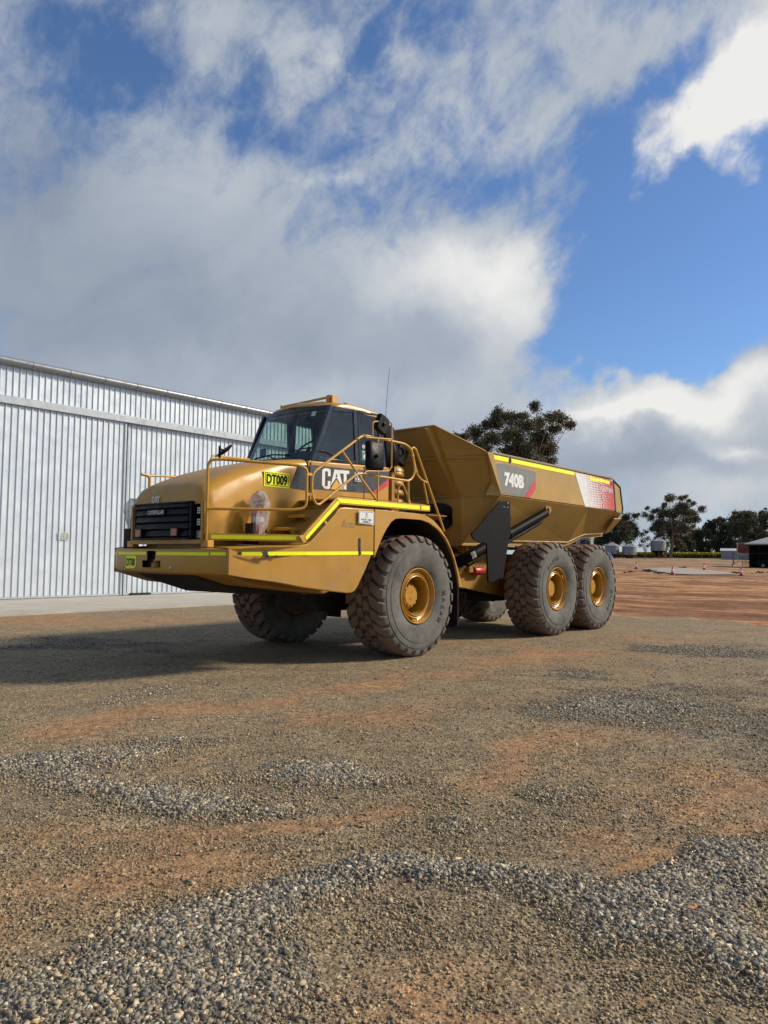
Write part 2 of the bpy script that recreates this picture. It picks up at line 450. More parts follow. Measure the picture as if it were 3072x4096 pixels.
# ---- front bumper (curved), with tow pocket
def bump_x(y): return -3.55+.13*(abs(y)/1.30)**2.4+(.05*max(0, abs(y)-1.1)/.2)
b = B(); ys = list(np.linspace(-1.29, 1.29, 67)); prof = []
# cross-section (dx, z) from top back, around the front face, to the bottom back
CS = [(.30, 1.60), (.05, 1.60), (.012, 1.592), (0.0, 1.568), (.0, 1.44), (.0, 1.345), (.012, 1.29), (.05, 1.262), (.30, 1.25)]
rows = [[(bump_x(y)+dx, y, z-.008*(1-abs(y)/1.29)) for dx, z in CS] for y in ys]
nn = len(CS); ymid = (FX(592, 2215, -3.54)[0]+FX(624, 2215, -3.54)[0])/2
fs = []
for i in range(len(ys)-1):
    yc = (ys[i]+ys[i+1])/2
    for k in range(nn-1):
        if k == 3 and abs(yc-ymid) < .10: continue
        if k == 4 and abs(yc-ymid) < .215: continue
        fs.append((i*nn+k, i*nn+k+1, (i+1)*nn+k+1, (i+1)*nn+k))
b.add([q for r in rows for q in r], fs)
for i in (0, len(ys)-1): b.add(rows[i], [tuple(range(nn)) if i else tuple(range(nn-1, -1, -1))])
bumper = b.build('front_bumper', [YEL], TR, bevel=0, ang=40)
b = B(); b.bb(-3.46, -3.44, ymid-.3, ymid+.3, 1.27, 1.59); b.build('tow_pocket', [RUST], TR)
b = B(); b.lathe([(.0, 1.34), (.07, 1.34), (.07, 1.40), (.045, 1.41), (.045, 1.45), (0, 1.45)], (-3.475, ymid-.02, 0), 'z', 16); b.bb(-3.50, -3.44, ymid-.12, ymid+.10, 1.325, 1.345)
b.build('tow_pin', [YELU], TR, fixn=True)
def btape(y0, y1, z0=1.515, z1=1.555, nm='reflective_strip'):
    b = B(); n_ = 8; vs = []
    for i in range(n_+1):
        y = y0+(y1-y0)*i/n_; vs += [(bump_x(y)-.004, y, z0), (bump_x(y)-.004, y, z1)]
    b.add(vs, [(2*i, 2*i+1, 2*i+3, 2*i+2) for i in range(n_)]); return b.build(nm, [TAPE], bumper, smooth=False)
btape(1.275, ymid+.125, 1.505, 1.548); btape(ymid-.125, -1.05, 1.505, 1.548); btape(-1.075, -1.275, 1.508, 1.55)
ya = FX(504, 2240, -3.52)[0]; yb = FX(552, 2240, -3.52)[0]
xx = bump_x((ya+yb)/2)-.004
b = B(); ww = ya-yb; ex = Vector((bump_x(ya)-bump_x(yb), 0, 0))
p0 = Vector((bump_x(ya)-.006, ya, 1.318)); p1 = Vector((bump_x(yb)-.006, yb, 1.318)); e = (p1-p0)
b.add([tuple(p0), tuple(p0+e*.84), tuple(p0+e+Vector((0, 0, .05))), tuple(p0+e+Vector((0, 0, .175))), tuple(p0+Vector((0, 0, .175)))], [(0, 1, 2, 3, 4)])
pl = b.build('number_plate', [TAPE], bumper, smooth=False)
text('DT00', 'lettering', BLK, tuple(p0+e*.07+Vector((0, 0, .035))), e, (0, 0, 1), e.length*.80, .105, .003, pl, .03)
b = B(); b.lathe([(0, -.02), (.02, -.015), (.025, 0)], (bump_x(-.35), -.35, 1.34), 'x', 10); b.build('bolt', [STEEL], bumper, fixn=True)

# ---- side panels (front quarter + tank side)
def pan_y(x, z=0):
    return float(np.interp(x, [-3.40, -3.3, -3.0, -2.4, -1.0], [-1.30, -1.37, -1.50, -1.60, -1.66]))
PP = [(-3.385, 1.262), (-3.2, 1.235), (-2.8, 1.17), (-2.35, 1.095), (-1.8, 1.03), (-1.56, 1.005), (-1.47, 1.01), (-1.40, 1.04), (-1.35, 1.10), (-1.18, 1.36), (-1.035, 1.62), (-1.035, 2.20),
      (-1.62, 2.20), (-1.70, 2.19), (-1.76, 2.16), (-1.81, 2.10), (-2.24, 1.72), (-2.32, 1.675), (-2.44, 1.655), (-3.0, 1.625), (-3.385, 1.605)]
def side_panel(s):
    b = B()
    P = PP; n = len(P)
    vs = []
    for x, z in P: vs.append((x, s*pan_y(x), z))
    for x, z in P: vs.append((x, s*(pan_y(x)+.035), z))
    # outer face split in strips for the curve: triangulated fan via bmesh
    b.add(vs, [tuple(range(n)), tuple(range(2*n-1, n-1, -1))]+[(i, n+i, n+(i+1) % n, (i+1) % n) for i in range(n)])
    # top return of the pressed sheet
    for k in range(11, 20):
        (xa, za), (xb, zb) = P[k], P[k+1]
        b.add([(xa, s*(pan_y(xa)+.03), za), (xb, s*(pan_y(xb)+.03), zb), (xb, s*(pan_y(xb)+.30), zb+.012), (xa, s*(pan_y(xa)+.30), za+.012)], [(0, 1, 2, 3)])
    sp = b.build('side_panel', [YEL], TR, bevel=.028, seg=3, fixn=True)
    def strip(x0, x1, z0a, z1a, z0b, z1b):
        q = B(); vs = []; m = 8
        for i in range(m+1):
            t = i/m; x = x0+(x1-x0)*t; y = s*(pan_y(x)-.0045)
            vs += [(x, y, z0a+(z0b-z0a)*t), (x, y, z1a+(z1b-z1a)*t)]
        q.add(vs, [(2*i, 2*i+2, 2*i+3, 2*i+1) for i in range(m)]); q.build('reflective_strip', [TAPE], sp, smooth=False)
    if s > 0:
        strip(-3.24, -2.98, 1.51, 1.556, 1.513, 1.56); strip(-2.93, -1.36, 1.515, 1.562, 1.54, 1.59); strip(-1.30, -1.05, 1.545, 1.59, 1.545, 1.592)
        for (cx, cz, r, sq) in ((-3.27, 1.535, .03, .9), (-2.955, 1.53, .05, 1.0), (-2.93, 1.50, .035, .8), (-2.79, 1.505, .022, .8)):
            pts = []; q = B()
            for k in range(14):
                a = 2*PI*k/14; rr = r*random.uniform(.65, 1.2); x = cx+rr*math.cos(a); pts.append((x, s*(pan_y(x)-.0065), cz+rr*sq*math.sin(a)))
            q.add(pts, [tuple(range(14))])
            q.build('scuff_mark', [mat('scuff', (.045, .028, .02), .8)], sp, smooth=False)
    else:
        strip(-3.24, -1.05, 1.51, 1.556, 1.545, 1.592)
    q = B(); pts = []
    for k in range(16):
        a = 2*PI*k/16; pts.append((-1.335+.026*math.cos(a), .155+.0, 1.655+(.1 if math.sin(a) > 0 else -.1)+.026*math.sin(a)))
    q.add([(x, s*(pan_y(x)-.003), z) for x, _, z in pts], [tuple(range(16))]); q.build('slot', [RUST], sp, smooth=False)
    if s > 0:
        q = B(); q.prism([(-1.385, 1.985), (-1.055, 1.975), (-1.055, 2.165), (-1.385, 2.165)], -1.672, -1.676); sg = q.build('label_plate', [WHT], sp, fixn=True)
        q = B()
        for a in ((-1.372, -1.068, 1.990, 1.995), (-1.372, -1.068, 2.148, 2.153), (-1.372, -1.367, 1.99, 2.153), (-1.073, -1.068, 1.99, 2.153),
                  (-1.25, -1.19, 2.068, 2.072), (-1.25, -1.246, 2.068, 2.115), (-1.194, -1.19, 2.068, 2.115), (-1.25, -1.19, 2.111, 2.115), (-1.235, -1.205, 2.118, 2.122), (-1.23, -1.21, 2.122, 2.14)):
            q.prism([(a[0], a[2]), (a[1], a[2]), (a[1], a[3]), (a[0], a[3])], -1.6765, -1.6775)
        q.prism([(-1.228, 2.085), (-1.22, 2.079), (-1.212, 2.085), (-1.22, 2.10)], -1.6765, -1.6775)
        q.build('label_border', [mat('ink_blue', (.05, .08, .12), .5)], sg, smooth=False, fixn=True)
        q2 = B(); q2.prism([(-1.69, 1.93), (-1.64, 2.03), (-1.60, 1.99), (-1.45, 1.985), (-1.44, 1.92)], -1.6400, -1.6435, yf=lambda x, z: pan_y(x)+1.64); q2.build('label_residue', [mat('residue', (.30, .17, .05), .7, var=.25, vs=12)], sp, fixn=True)
        text('HYD OIL\nONLY', 'lettering', mat('ink_blue', (.05, .08, .12), .5), (-1.335, -1.6765, 1.998), (1, 0, 0), (0, 0, 1), .23, .058, .0015, sg, .03)
    return sp
both(side_panel)

# ---- wheel arch fenders
def fender(s):
    outer = [(-1.03, 2.20), (-.6, 2.20), (0.05, 2.19), (.22, 2.17), (.42, 2.10), (.62, 1.97), (.82, 1.78), (.98, 1.56), (1.10, 1.32), (1.19, 1.14), (1.235, 1.03)]
    inner = [(1.13, 1.03), (1.10, 1.20), (1.0, 1.46), (.88, 1.66), (.72, 1.84), (.52, 1.97), (.30, 2.06), (.08, 2.10), (-.42, 2.10), (-.56, 2.085), (-.66, 2.03), (-.76, 1.93), (-.86, 1.80), (-1.03, 1.50)]
    b = B(); P = outer+inner; n = len(P)
    y0 = -1.668*s; y1 = -1.63*s
    b.add([(x, y0, z) for x, z in P]+[(x, y1, z) for x, z in P], [tuple(range(n)), tuple(range(2*n-1, n-1, -1))]+[(i, n+i, n+(i+1) % n, (i+1) % n) for i in range(n)])
    # top sheet reaching inwards over the tyre
    q = outer[1:]; vs = []
    for x, z in q: vs += [(x, -1.66*s, z-.002), (x, -.95*s, z-.002), (x, -1.66*s, z-.03), (x, -.95*s, z-.03)]
    fs = []
    for i in range(len(q)-1):
        a = i*4; c = a+4; fs += [(a, a+1, c+1, c), (a+2, c+2, c+3, a+3), (a, c, c+2, a+2), (a+1, a+3, c+3, c+1)]
    b.add(vs, fs)
    b.build('fender', [YEL], TR, bevel=.022, seg=3, fixn=True)
    b = B()
    for i in range(len(q)-1):
        (xa, za), (xb, zb) = q[i], q[i+1]
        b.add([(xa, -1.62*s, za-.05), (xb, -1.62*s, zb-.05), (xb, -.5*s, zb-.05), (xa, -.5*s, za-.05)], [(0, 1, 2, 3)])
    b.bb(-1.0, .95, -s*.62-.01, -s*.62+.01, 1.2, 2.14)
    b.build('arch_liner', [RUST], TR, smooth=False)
    b = B(); b.bb(1.10, 1.125, min(-s*1.66, -s*1.0), max(-s*1.66, -s*1.0), .38, 1.05); b.build('mud_flap', [RUB], TR)
both(fender)

# ---- belly guard, chassis front
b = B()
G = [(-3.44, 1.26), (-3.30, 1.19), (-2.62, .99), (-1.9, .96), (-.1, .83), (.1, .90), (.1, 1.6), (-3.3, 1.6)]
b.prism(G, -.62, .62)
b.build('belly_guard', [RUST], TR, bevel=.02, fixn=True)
b = B()
for s in (1, -1):
    b = B()
    G2 = [(-3.40, 1.26), (-2.9, 1.12), (-1.6, .98), (-1.35, 1.04), (-1.1, 1.5), (-3.3, 1.5)]
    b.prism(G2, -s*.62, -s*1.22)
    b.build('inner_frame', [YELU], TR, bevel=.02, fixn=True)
b = B()
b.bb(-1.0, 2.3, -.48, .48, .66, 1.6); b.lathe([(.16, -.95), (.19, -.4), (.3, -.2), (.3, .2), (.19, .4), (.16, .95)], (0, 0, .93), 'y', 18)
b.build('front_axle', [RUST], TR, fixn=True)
b = B(); b.bb(-.62, -.57, -.86, -.80, .50, .95); b.tube([(-.6, -.83, .52), (-.35, -.86, .52), (-.2, -.9, .5)], .018); b.build('drain_bracket', [RUST], TR)

# ---- walkways with steps
def walkway(s):
    b = B()
    def Y(v): return -s*v
    # lower deck floor
    b.add([(-3.38, Y(.87), 1.78), (-2.40, Y(1.60), 1.78), (-2.40, Y(.80), 1.78), (-3.38, Y(.80), 1.78)], [(0, 1, 2, 3)])
    b.slab([(-3.38, Y(.87), 1.785), (-2.40, Y(1.60), 1.785), (-2.40, Y(1.60), 1.70), (-3.38, Y(.87), 1.70)], .03, to=(0, s, 0))
    b.slab([(-2.40, Y(1.60), 1.785), (-1.755, Y(1.60), 2.33), (-1.70, Y(1.60), 2.235), (-2.37, Y(1.60), 1.695)], .03, to=(0, s, 0))
    b.slab([(-1.755, Y(1.60), 2.335), (.38, Y(1.60), 2.35), (.38, Y(1.60), 2.25), (-1.72, Y(1.60), 2.235)], .03, to=(0, s, 0))
    b.bb(-1.72, .38, min(Y(.80), Y(1.58)), max(Y(.80), Y(1.58)), 2.30, 2.325)
    b.bb(.36, .40, min(Y(1.15), Y(1.6)), max(Y(1.15), Y(1.6)), 2.25, 2.35)
    # kink bracket
    b.slab([(-2.47, Y(1.612), 1.77), (-2.41, Y(1.612), 1.79), (-2.33, Y(1.612), 1.70), (-2.39, Y(1.612), 1.68)], .012, to=(0, s, 0))
    b.slab([(-1.99, Y(1.615), 2.0), (-1.93, Y(1.615), 1.96), (-1.96, Y(1.615), 1.93), (-2.02, Y(1.615), 1.97)], .012, to=(0, s, 0))
    b.box((-3.36, Y(.86), 1.655), (.10, .14, .09))
    for k in range(30):
        t = k/30; x = -3.35+.93*t; y = .88+.70*t
        b.box((x, Y(y-.02), 1.79), (.012, .03, .014))
    for k in range(60): b.box((-1.68+2.03*k/60, Y(1.57), 2.355), (.014, .03, .012))
    wk = b.build('walkway', [RAIL], TR, bevel=.006, fixn=True)
    q = B(); e = .006
    q.add([(-3.34, Y(.90+e), 1.772), (-2.47, Y(1.548+e), 1.772), (-2.47, Y(1.548+e), 1.722), (-3.34, Y(.90+e), 1.722)], [(0, 1, 2, 3)])
    q.add([(-2.355, Y(1.606), 1.765), (-1.745, Y(1.606), 2.287), (-1.71, Y(1.606), 2.252), (-2.33, Y(1.606), 1.722)], [(0, 1, 2, 3)])
    q.add([(-1.765, Y(1.606), 2.317), (.12, Y(1.606), 2.327), (.12, Y(1.606), 2.268), (-1.70, Y(1.606), 2.258)], [(0, 1, 2, 3)])
    q.add([(.16, Y(1.606), 2.327), (.375, Y(1.606), 2.33), (.375, Y(1.606), 2.272), (.16, Y(1.606), 2.268)], [(0, 1, 2, 3)])
    q.build('reflective_strip', [TAPE], wk, smooth=False)
    for (x, z) in ((-2.17, 1.895), (-1.90, 2.085)):
        q = B(); q.bb(x-.10, x+.10, min(Y(.86), Y(1.18)), max(Y(.86), Y(1.18)), z-.035, z)
        for k in range(7):
            for j in range(2): q.box((x-.07+j*.12, Y(.89+k*.045), z+.006), (.02, .02, .014))
        q.prism([(x-.06, z-.03), (x+.08, z-.03), (x+.08, z-.14)], Y(1.13), Y(1.16)); q.prism([(x-.06, z-.03), (x+.08, z-.03), (x+.08, z-.14)], Y(.9), Y(.93))
        q.build('step', [RAIL], TR, bevel=.004, fixn=True)
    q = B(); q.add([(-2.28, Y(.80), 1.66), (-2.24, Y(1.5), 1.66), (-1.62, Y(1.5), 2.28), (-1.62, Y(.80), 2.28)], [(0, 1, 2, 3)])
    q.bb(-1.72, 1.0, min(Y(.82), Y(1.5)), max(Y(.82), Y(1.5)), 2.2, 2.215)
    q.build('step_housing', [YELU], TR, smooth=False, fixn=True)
both(walkway)

# ---- hand rails
def P3(s, px, py, y): x, z = SX(px, py, -y); return (x, -s*y, z)
def rails(s):
    r = .0185
    # front rail
    loop = [(-3.38, -s*.86, 1.66), (-3.38, -s*.86, 2.735), (-3.22, -s*.98, 2.745), (-2.43, -s*1.58, 2.70), (-2.34, -s*1.60, 2.66), (-2.34, -s*1.60, 2.15), (-2.50, -s*1.53, 2.115), (-3.38, -s*.86, 2.105)]
    b = B(); b.tube(bend(loop, .13, 6), r, 10)
    b.tube(bend([(-3.37, -s*.86, 2.66), (-3.30, -s*.84, 2.80), (-3.22, -s*.83, 2.80), (-2.45, -s*.55, 2.86)], .05), .013, 8)
    for z in (2.60, 2.33): b.box((-2.295, -s*1.60, z), (.09, .022, .035))
    b.build('front_handrail', [RAIL], TR, ang=60)
    # cab-side rail
    A = lambda px, py: P3(s, px, py, 1.6)
    loop = [A(1452, 1740), A(1622, 1776), A(1648, 1800), A(1661, 1890), A(1640, 1925), A(1432, 1892), A(1268, 2025), A(1247, 1985), A(1248, 1893)]
    b = B(); b.tube(bend(loop, .10, 6, True), r, 10, closed=True)
    b.tube([A(1368, 1805), A(1504, 1998)], .017, 8)
    for (a, c) in (((1512, 1757), (1510, 2003)), ((1633, 1925), (1634, 2012))): b.tube([A(*a), A(*c)], .016, 8)
    b.build('cab_handrail', [RAIL], TR, ang=60)
    b = B(); A2 = lambda px, py: P3(s, px, py, 1.35)
    b.tube(bend([A2(1591, 2010), A2(1592, 1960), A2(1600, 1938), A2(1612, 1940), A2(1622, 1962), A2(1645, 2025)], .03), .015, 8)
    b.build('grab_handle', [RAIL], TR, ang=60)
    # ladder hand rail behind the walkway
    b = B()
    pts = [A(1709, 1931), A(1687, 1921), A(1669, 1900), A(1658, 1855), A(1645, 1797), A(1652, 1789), A(1663, 1796), A(1709, 1928), A(1777, 2125)]
    b.tube(bend(pts, .05), .017, 10); b.tube([A(1694, 1929), A(1711, 2015)], .016, 8)
    for q in ((1650, 1821), (1664, 1884)): b.lathe([(.012, -.02), (.022, -.02), (.022, .02), (.012, .02)], A(*q), 'y', 10)
    b.build('ladder_handrail', [RAIL], TR, ang=60)
rails(1)
b = B(); b.tube(bend([(-3.13, .85, 2.30), (-3.13, .85, 2.655), (-3.27, .85, 2.665)], .08), .022, 8); b.tube([(-3.16, .85, 2.655), (-2.4, .95, 2.70), (-1.6, .95, 2.72)], .015, 8)
b.build('grab_handle', [RAIL], TR, ang=60)

# ---- mirrors
def rounded(w, h, r, n=5):
    P = []
    for cx, cy, a0 in ((w/2-r, h/2-r, 0), (-w/2+r, h/2-r, 90), (-w/2+r, -h/2+r, 180), (w/2-r, -h/2+r, 270)):
        for k in range(n+1):
            a = rad(a0+90*k/n); P.append((cx+r*math.cos(a), cy+r*math.sin(a)))
    return P
def mirror(c, w, h, Mx, d=.07):
    b = B(); R_ = rounded(w, h, .05); R2 = rounded(w*.86, h*.90, .06)
    n = len(R_); vs = [(x, 0, z) for x, z in R_]+[(x, -d*.55, z) for x, z in R_]+[(x, -d, z) for x, z in R2]
    fs = [tuple(range(n-1, -1, -1)), tuple(range(2*n, 3*n))]
    for k in range(2):
        for i in range(n): j = (i+1) % n; fs.append((k*n+i, k*n+j, (k+1)*n+j, (k+1)*n+i))
    b.add(vs, fs); b.lathe([(0, -d-.03), (.028, -d-.025), (.03, -d+.01)], (0, 0, 0), 'y', 12)
    for xx in (-.045, .045):
        for zz in (-.045, .045): b.lathe([(0, -d-.004), (.006, -d-.003)], (xx, 0, zz), 'y', 6)
    b.xf(Matrix.Translation(c) @ Mx)
    m = b.build('mirror', [BLK], TR, ang=50, fixn=True)
    g = B(); g.add([(x*.9, .002, z*.9) for x, z in R_], [tuple(range(n))]); g.xf(Matrix.Translation(c) @ Mx); g.build('mirror_glass', [CHR], m, smooth=False)
def mirrors(s):
    A = lambda px, py: P3(s, px, py, 1.68)
    b = B()
    b.tube(bend([A(1490, 1751), A(1491, 1690), A(1500, 1686), A(1560, 1686), A(1567, 1694), A(1566, 1868), A(1555, 1884), A(1512, 1885), A(1468, 1884), A(1455, 1895)], .03), .0105, 8)
    b.tube([A(1453, 1738), A(1465, 1750), A(1566, 1757)], .012, 8)
    b.tube([A(1512, 1757), A(1511, 1888)], .012, 8)
    b.build('mirror_frame', [RAIL], TR, ang=60)
    x, y, z = A(1505, 1823)
    mirror((x, y+s*.05, z), .335, .43, Matrix.Rotation(rad(-6*s), 4, 'Z') @ (Matrix.Rotation(PI, 4, 'Z') if s < 0 else Matrix.Identity(4)))
    x, y, z = A(1532, 1697)
    mirror((x, y+s*.05, z), .25, .27, Matrix.Rotation(rad(24*s), 4, 'Y') @ (Matrix.Rotation(PI, 4, 'Z') if s < 0 else Matrix.Identity(4)))
mirrors(1)
b = B(); x0, z0 = SX(878, 1826, -.83)
b.tube([(x0, -.83, z0-.05), (x0, -.83, z0+.14)], .016, 8); mc = Vector(hit(898, 1802, 1, -.83)); b.tube([(x0, -.83, z0+.10), tuple(mc)], .014, 8); b.build('mirror_stalk', [BLK], TR)
R3 = Vector(CR.tolist()); U3 = Vector(CU.tolist()); F3 = Vector(CF.tolist()); axm = (-R3*.57+U3*.80-F3*.28).normalized()
b = B(); b.lathe([(0, -.03), (.07, -.026), (.115, -.012), (.125, .006), (.12, .012), (0, .012)], (0, 0, 0), 'z', 24); b.xf(Matrix.Translation(mc) @ Vector((0, 0, 1)).rotation_difference(axm).to_matrix().to_4x4()); b.build('convex_mirror', [BLK], TR, fixn=True)

# ---- cab
CW = .78
def cabside(x): return CW
# lower shell
b = B()
low = [(-1.53, 2.20), (-1.53, 2.90), (-1.50, 2.935), (.33, 3.03), (.33, 2.20)]
for s in (1, -1):
    pass
b.prism([(-1.535, 2.15), (-1.535, 2.90), (-1.50, 2.935), (.30, 3.015), (.33, 2.98), (.33, 2.15)], -CW, CW)
cab = b.build('cab_body', [YEL], TR, bevel=.022, seg=3, fixn=True)
# roof
b = B(); secs = []
RX = [-1.17, -1.12, -1.0, -.7, -.3, .1, .15]
RZ = [3.82, 3.87, 3.915, 3.94, 3.935, 3.915, 3.89]
for x, z in zip(RX, RZ):
    w = .775; cr = .05
    dx = lambda y: (.30*(abs(y)/.78)**2 if x < -.9 else (.16*(abs(y)/.78)**2 if x < -.5 else 0))
    h = [(w, 3.805), (w+.004, z-.05), (w-.015, z-.022), (w-.06, z-.006), (w*.6, z+cr*.6), (0, z+cr)]
    ring = [(-y, zz) for y, zz in h]+[(y, zz) for y, zz in reversed(h[:-1])]
    secs.append([(x+dx(y)*.55, y, zz) for y, zz in ring])
n = len(secs[0]); fs = []
for i in range(len(secs)-1):
    for k in range(n-1): fs.append((i*n+k, i*n+k+1, (i+1)*n+k+1, (i+1)*n+k))
    fs.append((i*n+n-1, i*n, (i+1)*n, (i+1)*n+n-1))
b.add([q for q_ in secs for q in q_], fs+[tuple(range(n-1, -1, -1)), tuple(range((len(secs)-1)*n, len(secs)*n))])
b.build('cab_roof', [YEL], TR, ang=40, fixn=True)
# pillars / frames (black)
def wpt(t, u):      # windscreen surface: t 0 bottom..1 top, u -1..1 across (y)
    x0 = -1.545+.42*t; bow = .15*(abs(u)**2.2); z = 2.945+(3.845-2.945)*t
    return (x0+bow*.75-.02, u*(.765-.005*t), z-.0*t)
b = B(); nt_, nu = 8, 16
def wring(t0, t1, u0, u1, nT, nU, off=0.0):
    vs = []
    for i in range(nT+1):
        for k in range(nU+1):
            p = wpt(t0+(t1-t0)*i/nT, u0+(u1-u0)*k/nU); vs.append((p[0]-off, p[1], p[2]))
    return vs, [(i*(nU+1)+k, i*(nU+1)+k+1, (i+1)*(nU+1)+k+1, (i+1)*(nU+1)+k) for i in range(nT) for k in range(nU)]
b.add(*wring(.065, .925, -.93, .93, 8, 16)); b.build('windscreen', [GLS], TR)
b = B()
for a in ((0, .065, -1, 1), (.925, 1.0, -1, 1), (.065, .925, -1, -.93), (.065, .925, .93, 1)):
    b.add(*wring(a[0], a[1], a[2], a[3], 6, 14 if a[3]-a[2] > 1 else 3, .006))
    vs, fs = wring(a[0], a[1], a[2], a[3], 6, 14 if a[3]-a[2] > 1 else 3, -.04); b.add(vs, [tuple(reversed(f)) for f in fs])
wf = b.build('windscreen_frame', [BLKG], TR, ang=50)
q = B(); p = wpt(.855, -.70); p2 = wpt(.855, -.60)
q.add([(p[0]-.004, p[1], p[2]-.035), (p2[0]-.004, p2[1], p2[2]-.035), (p2[0]+.025, p2[1], p2[2]+.04), (p[0]+.025, p[1], p[2]+.04)], [(0, 1, 2, 3)]); q.build('sticker', [WHT], TR, smooth=False)
# wiper
b = B(); p = wpt(.03, -.25); p1 = wpt(.14, .45); p2 = wpt(.11, -.62)
b.tube([(p[0]-.03, p[1], p[2]), (p1[0]-.04, p1[1]-.2, p1[2]), (p1[0]-.035, p1[1]+.1, p1[2]-.04)], .009, 6)
b.tube([(wpt(.12, .55)[0]-.03, .44, wpt(.11, 0)[2]), (wpt(.12, -.1)[0]-.035, 0, wpt(.14, 0)[2]), (p2[0]-.03, p2[1]*.76, p2[2])], .012, 6)
b.build('wiper', [BLK], TR)
for s in (1, -1):
    y = -s*CW
    # side frame: outline minus two windows, built as bars
    yo, yi = -s*(CW+.004), -s*(CW-.045)
    b = B()
    def bar(q): b.prism(q, yo, yi)
    bar([(-1.47, 2.935), (-1.36, 2.94), (-1.03, 3.74), (-1.005, 3.775), (-.985, 3.83), (-1.085, 3.83)])        # A post
    bar([(-1.36, 2.94), (-.49, 2.985), (-.488, 3.035), (-1.335, 2.995)])                                       # sill
    bar([(-1.03, 3.74), (-.55, 3.80), (-.545, 3.85), (-.985, 3.83)])
    bar([(-.49, 2.985), (-.405, 2.99), (-.46, 3.85), (-.545, 3.85), (-.555, 3.79)])
    fr = b.build('door_frame', [BLKG], TR, bevel=.008, fixn=True)
    b = B(); 
    bar([(-.40, 2.99), (-.345, 2.995), (-.42, 3.80), (-.41, 3.855), (-.455, 3.855)])
    bar([(-.345, 2.995), (.145, 3.01), (.145, 3.07), (-.35, 3.05)])
    bar([(-.42, 3.80), (.03, 3.835), (.06, 3.865), (-.41, 3.855)])
    bar([(.145, 3.01), (.27, 3.015), (.14, 3.87), (.06, 3.865), (.02, 3.83)])
    b.build('window_frame', [BLKG], TR, bevel=.008, fixn=True)
    b = B(); b.prism([(-1.34, 2.98), (-.50, 3.02), (-.55, 3.80), (-1.02, 3.75)], -s*(CW-.012), -s*(CW-.016)); b.build('door_window', [GLD if s > 0 else GLC], TR, smooth=False)
    b = B(); b.prism([(-.35, 3.04), (.13, 3.05), (.03, 3.84), (-.42, 3.81)], -s*(CW-.012), -s*(CW-.016)); b.build('side_window', [GLD if s > 0 else GLC], TR, smooth=False)
    # door lower skin with decal
    b = B(); b.prism([(-1.50, 2.36), (-.305, 2.40), (-.305, 2.925), (-.33, 2.945), (-1.48, 2.915)], -s*(CW+.001), -s*(CW+.018))
    dr = b.build('door', [YEL], TR, bevel=.012, fixn=True)
    b = B(); b.prism([(-1.50, 2.505), (-.308, 2.535), (-.308, 2.895), (-1.50, 2.865)], -s*(CW+.0185), -s*(CW+.0205)); b.build('door_decal', [DECG], dr, smooth=False, fixn=True)
    if s > 0: cat_logo('lettering', (-1.255, -CW-.0215, 2.525), (1, 0, .045), (0, 0, 1), .60, .315, dr)
    else: cat_logo('lettering', (-.66, CW+.0215, 2.525), (-1, 0, 0), (0, 0, 1), .60, .315, dr)
    b = B(); b.prism([(-.29, 2.40), (.325, 2.41), (.325, 3.0), (-.29, 2.965)], -s*(CW+.001), -s*(CW+.016)); rq = b.build('rear_quarter_panel', [YEL], TR, bevel=.012, fixn=True)
    b = B(); b.prism([(-.285, 2.54), (-.13, 2.54), (.322, 2.80), (.322, 2.965), (-.285, 2.935)], -s*(CW+.0165), -s*(CW+.0185)); b.build('quarter_decal', [DECG], rq, smooth=False, fixn=True)
    b = B(); b.prism([(-.13, 2.54), (-.01, 2.54), (.322, 2.71), (.322, 2.82)], -s*(CW+.017), -s*(CW+.0195)); b.build('red_stripe', [DECR], rq, smooth=False, fixn=True)
    b = B(); b.bb(-.535, -.365, min(-s*(CW+.018), -s*(CW+.028)), max(-s*(CW+.018), -s*(CW+.028)), 2.70, 2.86); b.tube(bend([(-.51, -s*(CW+.03), 2.80), (-.50, -s*(CW+.07), 2.73), (-.41, -s*(CW+.07), 2.73), (-.40, -s*(CW+.03), 2.80)], .02), .014, 8)
    hd = b.build('door_handle', [CHR if s > 0 else BLK], dr, bevel=.01, fixn=True)
    if s > 0:
        b = B(); b.prism([(-.325, 3.06), (-.19, 3.065), (-.205, 3.23), (-.33, 3.225)], -(CW-.011), -(CW-.010)); st = b.build('first_aid_sticker', [mat('sticker_green', (.05, .26, .18), .4)], TR, fixn=True)
        text('FIRST AID', 'lettering', WHT, (-.318, -(CW-.0095), 3.185), (1, 0, .02), (0, 0, 1), .11, .026, .001, st, .02)
        q = B(); q.bb(-.275, -.25, -(CW-.009), -(CW-.0085), 3.085, 3.165); q.bb(-.30, -.225, -(CW-.0088), -(CW-.0084), 3.113, 3.138); q.build('cross_mark', [WHT], st)
        q = B(); q.lathe([(.033, 0), (.033, -.002), (.022, -.002), (.022, 0)], (-.29, -(CW-.010), 3.285), 'y', 16); q.bb(-.312, -.268, -(CW-.009), -(CW-.008), 3.28, 3.29); q.build('round_sticker', [WHT], TR)
# rear wall of the cab with window frame
b = B(); b.bb(.10, .16, -CW+.02, CW-.02, 3.0, 3.16); b.bb(.10, .14, -CW+.02, -CW+.12, 3.16, 3.86); b.bb(.10, .14, CW-.12, CW-.02, 3.16, 3.86); b.bb(.10, .14, -.78, .78, 3.78, 3.87)
b.build('rear_frame', [BLK], TR)
b = B(); b.bb(.115, .119, -CW+.12, CW-.12, 3.16, 3.78); b.build('rear_window', [GLD], TR, smooth=False)
